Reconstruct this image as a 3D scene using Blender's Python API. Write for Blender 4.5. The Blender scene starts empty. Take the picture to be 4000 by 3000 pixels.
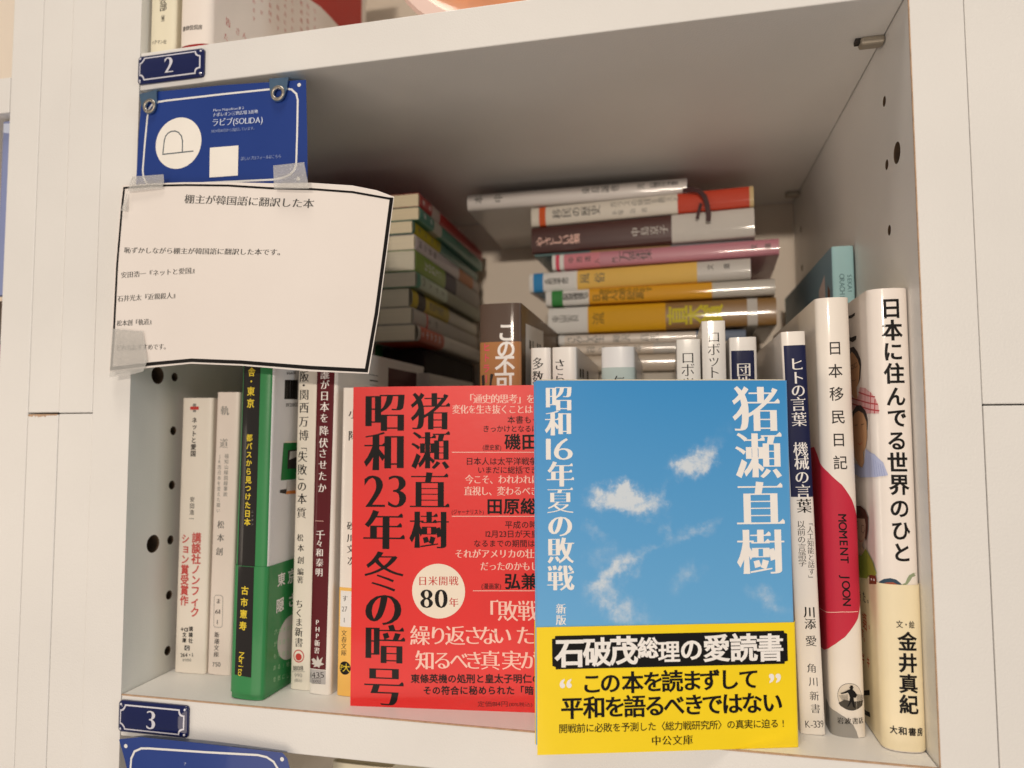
import bpy, bmesh, math, random
import numpy as np
from mathutils import Matrix, Vector
from mathutils.geometry import delaunay_2d_cdt
S = 0.001                       # everything below is written in millimetres
scene = bpy.context.scene
COL = scene.collection
random.seed(7)
R = math.radians

# ------------------------------------------------------------------ camera
cam_data = bpy.data.cameras.new('camera')
cam = bpy.data.objects.new('camera', cam_data)
COL.objects.link(cam)
CAMP = Vector((261.517, -300.293, 127.242))
cam.matrix_world = (Matrix.Translation(CAMP * S) @ Matrix.Rotation(0.2197, 4, 'Z')
                    @ Matrix.Rotation(1.6342, 4, 'X') @ Matrix.Rotation(-0.0044, 4, 'Z'))
cam_data.sensor_fit = 'HORIZONTAL'
cam_data.sensor_width = 9.8
cam_data.lens = 9.8 * 2755.83 / 4000
cam_data.clip_start = 0.01
cam_data.clip_end = 60
cam_data.dof.use_dof = True
cam_data.dof.focus_distance = 0.305
cam_data.dof.aperture_fstop = 2.0
scene.camera = cam

# ------------------------------------------------------------------ world: dim light of the room
world = bpy.data.worlds.new('World'); scene.world = world; world.use_nodes = True
wb = world.node_tree.nodes['Background']
wb.inputs[0].default_value = (0.93, 0.90, 0.88, 1); wb.inputs[1].default_value = 0.22

def area(name, loc, target, w, h, power, color):
    d = bpy.data.lights.new(name, 'AREA'); d.shape = 'RECTANGLE'; d.size = w * S; d.size_y = h * S
    d.energy = power; d.color = color
    o = bpy.data.objects.new(name, d); COL.objects.link(o)
    l = Vector(loc) * S
    o.location = l
    o.rotation_euler = (Vector(target) * S - l).to_track_quat('-Z', 'Y').to_euler()
    return o
# warm lamp low in front, window light from the right, added fill at left, bounce from a pale floor, a ceiling lamp
area('right_window', (3000, -900, 250), (100, 0, 130), 400, 1200, 11, (0.86, 0.96, 1.0))
area('left_warm_fill', (-1900, -1400, -100), (150, 0, 100), 500, 500, 9, (1.0, 0.84, 0.68))  # added fill that warms the lower left, no actual lamp there
area('centre_lamp', (285, -2500, 535), (200, 0, 130), 240, 60, 27, (1.0, 0.865, 0.72))
area('floor_bounce', (60, -1150, -650), (150, 0, 160), 1300, 700, 6.0, (1.0, 0.84, 0.70))
area('ceiling_lamp', (150, -520, 1750), (180, 0, 60), 400, 400, 14, (1.0, 0.90, 0.78))
scene.view_settings.view_transform = 'Standard'
scene.view_settings.look = 'None'
scene.view_settings.exposure = -0.17
scene.view_settings.gamma = 1.0

# ------------------------------------------------------------------ materials
def lin(h):
    h = h.lstrip('#'); c = [int(h[i:i + 2], 16) / 255 for i in (0, 2, 4)]
    return tuple(v / 12.92 if v <= 0.04045 else ((v + 0.055) / 1.055) ** 2.4 for v in c)
PAL = dict(ink='#120f0f', wht='#f6f1ec', pinkwhite='#ffd2c4', cream='#f6ead8', redink='#c8433f', grey='#8b8984', grey2='#5d5c5a',
           black='#242120', yel='#e3c93a', palegreen='#a9cfa6', green='#1f7a3c', dark='#34302e', palegrey='#cfcac4', orange='#e08a45',
           maroon2='#5b3534', pink='#e2526b', white2='#e9e8e6', redblot='#c03a33', grey3='#9c9994', sketchpaper='#ddd2c2',
           sketch='#4b463f', snake='#33495c', snakered='#a3553b', snake2='#94a07f', hair='#3a3434', skin='#cfa27a', skin2='#d3b09b',
           checks='#d7a6a6', redcheck='#b0454a', paleblue='#b4bcdc', bluestripe='#8b97c6', brownhair='#5e3229', lime='#98a340',
           cat='#7c3a26', orangered='#c9532c', palewhite='#cfd8ee', palewhite2='#93a2cc', navy='#1b2046', maroon='#5e1a22',
           silver='#b9b6b6', amber='#f2c065', paleteal='#bfcfcc', red='#e2322c', discred='#c62f45', blue='#3f7fc0', leaf='#3f8f4a',
           gold='#b8882a', goldtext='#d6c72a')
MATS = {}
def pmat(name, col, rough=0.5, coat=0.0, var=0.04, vscale=60, bump=0.0, bscale=900, metal=0.0, spec=0.5):
    if name in MATS: return MATS[name]
    m = bpy.data.materials.new(name); m.use_nodes = True
    nt = m.node_tree; b = nt.nodes['Principled BSDF']
    c = lin(col) if isinstance(col, str) else col
    tc = nt.nodes.new('ShaderNodeTexCoord')
    if var > 0:
        n = nt.nodes.new('ShaderNodeTexNoise'); n.inputs['Scale'].default_value = vscale; n.inputs['Detail'].default_value = 5
        nt.links.new(tc.outputs['Object'], n.inputs['Vector'])
        r = nt.nodes.new('ShaderNodeMapRange'); r.inputs[1].default_value = 0.3; r.inputs[2].default_value = 0.7
        r.inputs[3].default_value = 1 - var; r.inputs[4].default_value = 1 + var
        nt.links.new(n.outputs[0], r.inputs[0])
        mx = nt.nodes.new('ShaderNodeVectorMath'); mx.operation = 'SCALE'
        mx.inputs[0].default_value = c; nt.links.new(r.outputs[0], mx.inputs['Scale'])
        nt.links.new(mx.outputs[0], b.inputs['Base Color'])
        r2 = nt.nodes.new('ShaderNodeMapRange'); r2.inputs[3].default_value = rough * 0.85; r2.inputs[4].default_value = min(1, rough * 1.15)
        nt.links.new(n.outputs[0], r2.inputs[0]); nt.links.new(r2.outputs[0], b.inputs['Roughness'])
    else:
        b.inputs['Base Color'].default_value = (*c, 1); b.inputs['Roughness'].default_value = rough
    b.inputs['Coat Weight'].default_value = coat; b.inputs['Coat Roughness'].default_value = 0.07
    b.inputs['Metallic'].default_value = metal
    b.inputs['Specular IOR Level'].default_value = spec
    if bump > 0:
        n2 = nt.nodes.new('ShaderNodeTexNoise'); n2.inputs['Scale'].default_value = bscale; n2.inputs['Detail'].default_value = 3
        nt.links.new(tc.outputs['Object'], n2.inputs['Vector'])
        bp = nt.nodes.new('ShaderNodeBump'); bp.inputs['Strength'].default_value = bump; bp.inputs['Distance'].default_value = 0.0004
        nt.links.new(n2.outputs[0], bp.inputs['Height']); nt.links.new(bp.outputs[0], b.inputs['Normal'])
    MATS[name] = m; return m
def paper(hexcol, gloss=0.0):
    return pmat('cover_%s_%d' % (hexcol.strip('#'), gloss * 10), hexcol, 0.42 if gloss else 0.6, gloss * 0.5, 0.025, 45, 0.10, 350)
def ink(name, gloss=0.0):
    return pmat('print_%s_%d' % (name, gloss * 10), PAL.get(name, name), 0.5, gloss * 0.25, 0.02, 80, spec=0.18)
WHITE = pmat('white_laminate', (0.80, 0.78, 0.75), 0.42, 0.0, 0.03, 14, 0.3, 1200)
CHIP = pmat('chipboard', '#5d4a38', 0.9, 0, 0.15, 400)
EDGE = pmat('white_edge_band', (0.70, 0.66, 0.61), 0.5, 0.0, 0.03, 20)
METAL = pmat('zinc_metal', '#a79f93', 0.38, 0, 0.08, 200, 0.2, 1500, metal=0.8)
PIN = pmat('beige_pin', '#a39a8b', 0.45, 0, 0.06, 200, metal=0.3)
def pages(hexcol):
    key = 'pages_' + hexcol.strip('#')
    if key in MATS: return MATS[key]
    m = bpy.data.materials.new(key); m.use_nodes = True; nt = m.node_tree; b = nt.nodes['Principled BSDF']
    tc = nt.nodes.new('ShaderNodeTexCoord'); mp = nt.nodes.new('ShaderNodeMapping')
    mp.inputs['Scale'].default_value = (5200, 14, 14)
    nt.links.new(tc.outputs['Object'], mp.inputs[0])
    n = nt.nodes.new('ShaderNodeTexNoise'); n.inputs['Scale'].default_value = 1; n.inputs['Detail'].default_value = 2
    nt.links.new(mp.outputs[0], n.inputs['Vector'])
    cr = nt.nodes.new('ShaderNodeValToRGB'); c = lin(hexcol)
    cr.color_ramp.elements[0].position = 0.3; cr.color_ramp.elements[0].color = (*[v * 0.72 for v in c], 1)
    cr.color_ramp.elements[1].position = 0.62; cr.color_ramp.elements[1].color = (*c, 1)
    nt.links.new(n.outputs[0], cr.inputs[0]); nt.links.new(cr.outputs[0], b.inputs['Base Color'])
    b.inputs['Roughness'].default_value = 0.85
    bp = nt.nodes.new('ShaderNodeBump'); bp.inputs['Strength'].default_value = 0.35; bp.inputs['Distance'].default_value = 0.0003
    nt.links.new(n.outputs[0], bp.inputs['Height']); nt.links.new(bp.outputs[0], b.inputs['Normal'])
    MATS[key] = m; return m

# ------------------------------------------------------------------ objects
def link(name, me, mats, parent=None, smooth=None):
    for m in mats: me.materials.append(m)
    if smooth is not None:
        me.polygons.foreach_set('use_smooth', [True] * len(me.polygons)); me.set_sharp_from_angle(angle=R(smooth))
    o = bpy.data.objects.new(name, me); COL.objects.link(o)
    if parent is not None: o.parent = parent
    return o
def mesh(name, verts, faces, mats, parent=None, midx=None, smooth=None, scale=S):
    me = bpy.data.meshes.new(name)
    me.from_pydata([(v[0] * scale, v[1] * scale, v[2] * scale) for v in verts], [], faces)
    o = link(name, me, mats, parent, smooth)
    if midx: me.polygons.foreach_set('material_index', midx)
    me.update(); return o
def empty(name, M):
    o = bpy.data.objects.new(name, None); COL.objects.link(o); o.empty_display_size = 0.01
    M2 = M.copy(); M2.translation = M.translation * S; o.matrix_world = M2
    return o
def tag(o, label=None, cat=None, group=None, kind=None):
    if label: o['label'] = label
    if cat: o['category'] = cat
    if group: o['group'] = group
    if kind: o['kind'] = kind
    return o
def box(name, lo, hi, mat, parent=None, bev=0.3):
    bm = bmesh.new()
    bmesh.ops.create_cube(bm, size=1)
    for v in bm.verts:
        v.co = Vector([(lo[i] + hi[i]) / 2 + v.co[i] * (hi[i] - lo[i]) for i in range(3)])
    if bev: bmesh.ops.bevel(bm, geom=list(bm.edges), offset=bev, segments=2, affect='EDGES', profile=0.5)
    for v in bm.verts: v.co *= S
    me = bpy.data.meshes.new(name); bm.to_mesh(me); bm.free()
    return link(name, me, [mat], parent)
def ruled(name, outline, y0, y1, mat, parent=None, holes=(), sm=None):
    """solid plate: 2-D outline (x,z) with holes, from depth y0 (front) to y1"""
    V2, F = tess([outline] + list(holes))
    n = len(V2); V = [(x, y0, z) for x, z in V2] + [(x, y1, z) for x, z in V2]
    Fs = [tuple(f) for f in F] + [tuple(n + i for i in reversed(f)) for f in F]
    for c in [outline] + list(holes):
        b = len(V); k = len(c)
        V += [(x, y0, z) for x, z in c] + [(x, y1, z) for x, z in c]
        for i in range(k): Fs.append((b + i, b + (i + 1) % k, b + k + (i + 1) % k, b + k + i))
    o = mesh(name, V, Fs, [mat], parent, smooth=sm)
    bm = bmesh.new(); bm.from_mesh(o.data); bmesh.ops.remove_doubles(bm, verts=bm.verts, dist=1e-7)
    bmesh.ops.recalc_face_normals(bm, faces=bm.faces); bm.to_mesh(o.data); bm.free()
    return o

# ------------------------------------------------------------------ flat shapes and lettering
def tess(contours):
    """fill contours (outer and inner rings, overlaps allowed) with triangles: constrained Delaunay + winding number"""
    pts = []; ed = []; seg = []
    for c in contours:
        b = len(pts); k = len(c)
        if k < 3: continue
        pts += [Vector((p[0], p[1])) for p in c]; ed += [(b + i, b + (i + 1) % k) for i in range(k)]
        seg += [(c[i][0], c[i][1], c[(i + 1) % k][0], c[(i + 1) % k][1]) for i in range(k)]
    if not pts: return [], []
    sgn = 1 if sum(area2(c) for c in contours if len(c) > 2) > 0 else -1
    V, _, F, _, _, _ = delaunay_2d_cdt(pts, ed, [], 0, 1e-5)
    if not F: return [], []
    T = np.array(F); P = np.array([(v.x, v.y) for v in V]); cen = P[T].mean(axis=1)
    A = np.array(seg); x0, y0, x1, y1 = A.T
    cx = cen[:, 0][:, None]; cy = cen[:, 1][:, None]
    up = (y0 <= cy) & (y1 > cy); dn = (y0 > cy) & (y1 <= cy)
    with np.errstate(all='ignore'): xi = x0 + (cy - y0) * (x1 - x0) / (y1 - y0)
    w = ((up & (xi > cx)).sum(1) - (dn & (xi > cx)).sum(1)) * sgn
    out = []
    for t, k in zip(T, w):
        if k > 0:
            a, b, c = P[t]
            ar = (b[0] - a[0]) * (c[1] - a[1]) - (b[1] - a[1]) * (c[0] - a[0])
            if abs(ar) > 1e-10: out.append(tuple(int(q) for q in (t if ar > 0 else t[::-1])))
    return [(float(p[0]), float(p[1])) for p in P], out
_fc = bpy.data.curves.new('font', 'FONT'); _fo = bpy.data.objects.new('font', _fc); COL.objects.link(_fo)
_OUT = {}
def outline(ch):
    if ch in _OUT: return _OUT[ch]
    _fc.body = ch
    dg = bpy.context.evaluated_depsgraph_get()
    cu = _fo.to_curve(dg); res = []
    for sp in cu.splines:
        bp = sp.bezier_points; n = len(bp); pts = []
        for i in range(n):
            a = bp[i]; b = bp[(i + 1) % n]
            p0, p1, p2, p3 = a.co.xy, a.handle_right.xy, b.handle_left.xy, b.co.xy
            pts.append((p0.x, p0.y)); d = p3 - p0; L = d.length
            if L < 1e-6: continue
            dev = max(abs((p1 - p0).cross(d)), abs((p2 - p0).cross(d))) / L
            if dev > 0.0025:
                k = 4 if dev > 0.03 else 3
                for j in range(1, k):
                    t = j / k; q = p0 * (1 - t) ** 3 + p1 * 3 * t * (1 - t) ** 2 + p2 * 3 * t * t * (1 - t) + p3 * t ** 3
                    pts.append((q.x, q.y))
        cl = []
        for p in pts:
            if not cl or math.hypot(p[0] - cl[-1][0], p[1] - cl[-1][1]) > 0.002: cl.append(p)
        if len(cl) > 2 and math.hypot(cl[0][0] - cl[-1][0], cl[0][1] - cl[-1][1]) < 0.002: cl.pop()
        if len(cl) > 2: res.append(cl)
    _fo.to_curve_clear()
    _OUT[ch] = res; return res
def area2(c): return 0.5 * sum(c[i - 1][0] * c[i][1] - c[i][0] * c[i - 1][1] for i in range(len(c)))
#        dx      dy    serif
STY = dict(g=(.007, .007, 0), gl=(-.005, -.005, 0), gb=(.029, .023, 0), gb2=(.032, .016, 0), gx=(.036, .024, 0),
           m=(.000, -.016, 1), mm=(.022, -.011, 1), mb=(.044, -.018, 1), ml=(.002, -.014, 1), db=(.030, -.024, 0), dl=(.006, -.024, 0))
_GL = {}
def glyph(ch, style):
    key = (ch, style)
    if key in _GL: return _GL[key]
    ax, ay, serif = STY[style]
    cs = outline(ch)
    tot = sum(area2(c) for c in cs); sg = 1 if tot > 0 else -1
    dens = abs(tot)
    f = 1.0 if ax < 0 else max(0.5, min(1.0, (0.56 - dens) / 0.26))
    if ord(ch) < 0x3000 and style[0] != 'd': f *= 0.8
    ax2 = ax * f; ay2 = ay if ay < 0 else ay * f
    res = []
    for c in cs:
        n = len(c); q = []
        nr = []
        for i in range(n):
            x0, y0 = c[i]; x1, y1 = c[(i + 1) % n]; L = math.hypot(x1 - x0, y1 - y0) or 1
            nr.append(((y1 - y0) / L * sg, -(x1 - x0) / L * sg))
        for i in range(n):
            n1 = nr[i - 1]; n2 = nr[i]
            d1 = ax2 * n1[0] ** 2 + ay2 * n1[1] ** 2; d2 = ax2 * n2[0] ** 2 + ay2 * n2[1] ** 2
            det = n1[0] * n2[1] - n1[1] * n2[0]
            if abs(det) > 0.25:
                dx = (d1 * n2[1] - d2 * n1[1]) / det; dy = (n1[0] * d2 - n2[0] * d1) / det
            else:
                mx, my = n1[0] + n2[0], n1[1] + n2[1]; L = math.hypot(mx, my)
                if L < 0.3: dx = dy = 0
                else: dx, dy = mx / L * (d1 + d2) / 2, my / L * (d1 + d2) / 2
            lim = 2.2 * max(abs(d1), abs(d2)) + 1e-5; L = math.hypot(dx, dy)
            if L > lim: dx *= lim / L; dy *= lim / L
            q.append((c[i][0] + dx, c[i][1] + dy))
        if serif and n >= 4 and ord(ch) > 0x3000:
            out = []; n = len(q)
            for i in range(n):
                p0, p1, p2, p3 = q[i - 1], q[i], q[(i + 1) % n], q[(i + 2) % n]
                ex, ey = p2[0] - p1[0], p2[1] - p1[1]; h = abs(ey)
                right = nr[i][0] > 0.93
                if right and 0.012 < h < 0.075 and abs(ex) < 0.5 * h and abs(p1[1] - p0[1]) < 0.03 and abs(p3[1] - p2[1]) < 0.03 \
                   and p1[0] - p0[0] > 0.12 and p2[0] - p3[0] > 0.12:
                    u = 0.055 + 0.3 * max(0, ax2)
                    if ey < 0:   # p1 is the top corner
                        out += [(p1[0] - 1.7 * u, p1[1]), (p1[0] - 0.55 * u, p1[1] + u), (p1[0], p1[1] + 0.35 * u)]
                    else:        # p2 is the top corner
                        out.append(p1)
                        q[(i + 1) % n] = p2
                        out += [(p2[0], p2[1] + 0.35 * u), (p2[0] - 0.55 * u, p2[1] + u), (p2[0] - 1.7 * u, p2[1])]
                        out.append(None)
                else: out.append(p1)
            res.append([p for p in out if p is not None])
        else: res.append(q)
    V, F = tess(res)
    if V:
        x0 = min(v[0] for v in V); x1 = max(v[0] for v in V); y0 = min(v[1] for v in V); y1 = max(v[1] for v in V)
    else: x0 = x1 = y0 = y1 = 0
    _GL[key] = (V, F, (x0, y0, x1, y1)); return _GL[key]
def layout(e):
    """yields (char, style, matrix a b c d tx ty) for one text entry"""
    mode, txt, p0, p1, size, sty, col = e[:7]; ang = e[7] if len(e) > 7 else 0
    out = []
    if mode in ('c', 'v'):
        n = len(txt)
        for i, ch in enumerate(txt):
            if ch in ' 　': continue
            t = i / (n - 1) if n > 1 else 0
            cx = p0[0] + (p1[0] - p0[0]) * t; cy = p0[1] + (p1[1] - p0[1]) * t
            V, F, bb = glyph(ch, sty); sx = 1.0
            if n > 1 and mode == 'c': sx = min(1.0, abs(p1[0] - p0[0]) / (n - 1) / size * 1.04)
            a = ang; gx, gy = 0.5, 0.38
            if ord(ch) < 0x2E80: gx, gy = (bb[0] + bb[2]) / 2, (0.36 if ch not in '“”' else (bb[1] + bb[3]) / 2)
            if mode == 'v':
                if ch in '「」ー『』〔〕()': a = -90
                if ch in 'ッョャュっょゃゅ': cx += 0.07 * size; cy += 0.07 * size
            sc = size * (1.07 if sty in ('mb', 'gx', 'gb2') else 1.03)
            if 0x3040 <= ord(ch) < 0x3100: sc *= 0.96
            out.append((ch, sty, a, sc * sx, sc, cx, cy, gx, gy))
    else:
        x = 0; items = []
        for ch in txt:
            V, F, bb = glyph(ch, sty)
            if ord(ch) >= 0x2E80: adv = 1.0; off = 0.0
            elif ch == ' ': adv = 0.28; off = 0
            else: adv = bb[2] - bb[0] + 0.07; off = -bb[0] + 0.035
            items.append((ch, x + off)); x += adv
        L = math.hypot(p1[0] - p0[0], p1[1] - p0[1]); sx = L / x
        dx, dy = (p1[0] - p0[0]) / L, (p1[1] - p0[1]) / L; sc = size
        for ch, xx in items:
            if ch == ' ': continue
            gy = 0.38 if ord(ch) >= 0x2E80 else 0.36
            out.append((ch, sty, math.degrees(math.atan2(dy, dx)) + ang, sx, sc, p0[0] + dx * xx * sx, p0[1] + dy * xx * sx, 0, gy))
    return out
def make_print(name, entries, mapf, parent, gloss=0.0, cuts=None, eps0=0.05, dw=0.012, clip=None):
    """entries: flat shapes and text in surface coordinates (s,v) -> one mesh laid on the surface by mapf(s,v,eps)"""
    V = []; F = []; MI = []; mats = []; names = []
    def mi(c):
        if c not in names: names.append(c); mats.append(ink(c, gloss))
        return names.index(c)
    layer = 0
    def addpoly(contours, col, lay):
        v, f = tess(contours)
        b = len(V); m = mi(col)
        V.extend((x, y, lay) for x, y in v); F.extend(tuple(b + i for i in t) for t in f); MI.extend([m] * len(f))
    for e in entries:
        k = e[0]
        if k in 'cvh' and len(k) == 1:
            lay = layer + 0.5; m = mi(e[6])
            for ch, sty, a, sx, sy, tx, ty, gx, gy in layout(e):
                v, f, bb = glyph(ch, sty); ca, sa = math.cos(R(a)), math.sin(R(a)); b = len(V)
                for x, y in v:
                    X = (x - gx) * sx; Y = (y - gy) * sy
                    V.append((tx + X * ca - Y * sa, ty + X * sa + Y * ca, lay))
                F.extend(tuple(b + i for i in t) for t in f); MI.extend([m] * len(f))
        else:
            layer += 1
            if k == 'r':
                (x0, y0), (x1, y1), c = e[1:4]; addpoly([[(x0, y0), (x1, y0), (x1, y1), (x0, y1)]], c, layer)
            elif k == 'p': addpoly([e[1]], e[2], layer)
            elif k == 'o':
                (cx, cy), r, rin, c = e[1:5]; n = 40
                cs = [[(cx + r * math.cos(2 * math.pi * i / n), cy + r * math.sin(2 * math.pi * i / n)) for i in range(n)]]
                if rin > 0: cs.append([(cx + rin * math.cos(2 * math.pi * i / n), cy + rin * math.sin(2 * math.pi * i / n)) for i in range(n)][::-1])
                addpoly(cs, c, layer)
            elif k == 'l':
                pts, w, c = e[1:4]
                for i in range(len(pts) - 1):
                    (x0, y0), (x1, y1) = pts[i], pts[i + 1]; L = math.hypot(x1 - x0, y1 - y0)
                    if L < 1e-6: continue
                    nx, ny = -(y1 - y0) / L * w / 2, (x1 - x0) / L * w / 2; ex, ey = (x1 - x0) / L * w * .4, (y1 - y0) / L * w * .4
                    addpoly([[(x0 - ex + nx, y0 - ey + ny), (x0 - ex - nx, y0 - ey - ny), (x1 + ex - nx, y1 + ey - ny), (x1 + ex + nx, y1 + ey + ny)]], c, layer + (i % 2) * 0.25)
    if not F: return None
    me = bpy.data.meshes.new(name); me.from_pydata(V, [], F)
    for m in mats: me.materials.append(m)
    me.polygons.foreach_set('material_index', MI)
    if cuts or clip:
        bm = bmesh.new(); bm.from_mesh(me)
        x0 = min(v[0] for v in V); x1 = max(v[0] for v in V)
        for s in (cuts or ()):
            if x0 < s < x1: bmesh.ops.bisect_plane(bm, geom=bm.verts[:] + bm.edges[:] + bm.faces[:], plane_co=(s, 0, 0), plane_no=(1, 0, 0), dist=1e-5)
        if clip:
            for co, no in clip:
                bmesh.ops.bisect_plane(bm, geom=bm.verts[:] + bm.edges[:] + bm.faces[:], plane_co=(co[0], co[1], 0), plane_no=(no[0], no[1], 0), clear_outer=True, dist=1e-5)
        bm.to_mesh(me); bm.free()
    for v in me.vertices:
        p = mapf(v.co.x, v.co.y, eps0 + dw * v.co.z); v.co = Vector(p) * S
    me.update()
    o = bpy.data.objects.new(name, me); COL.objects.link(o); o.parent = parent
    return o
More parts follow.
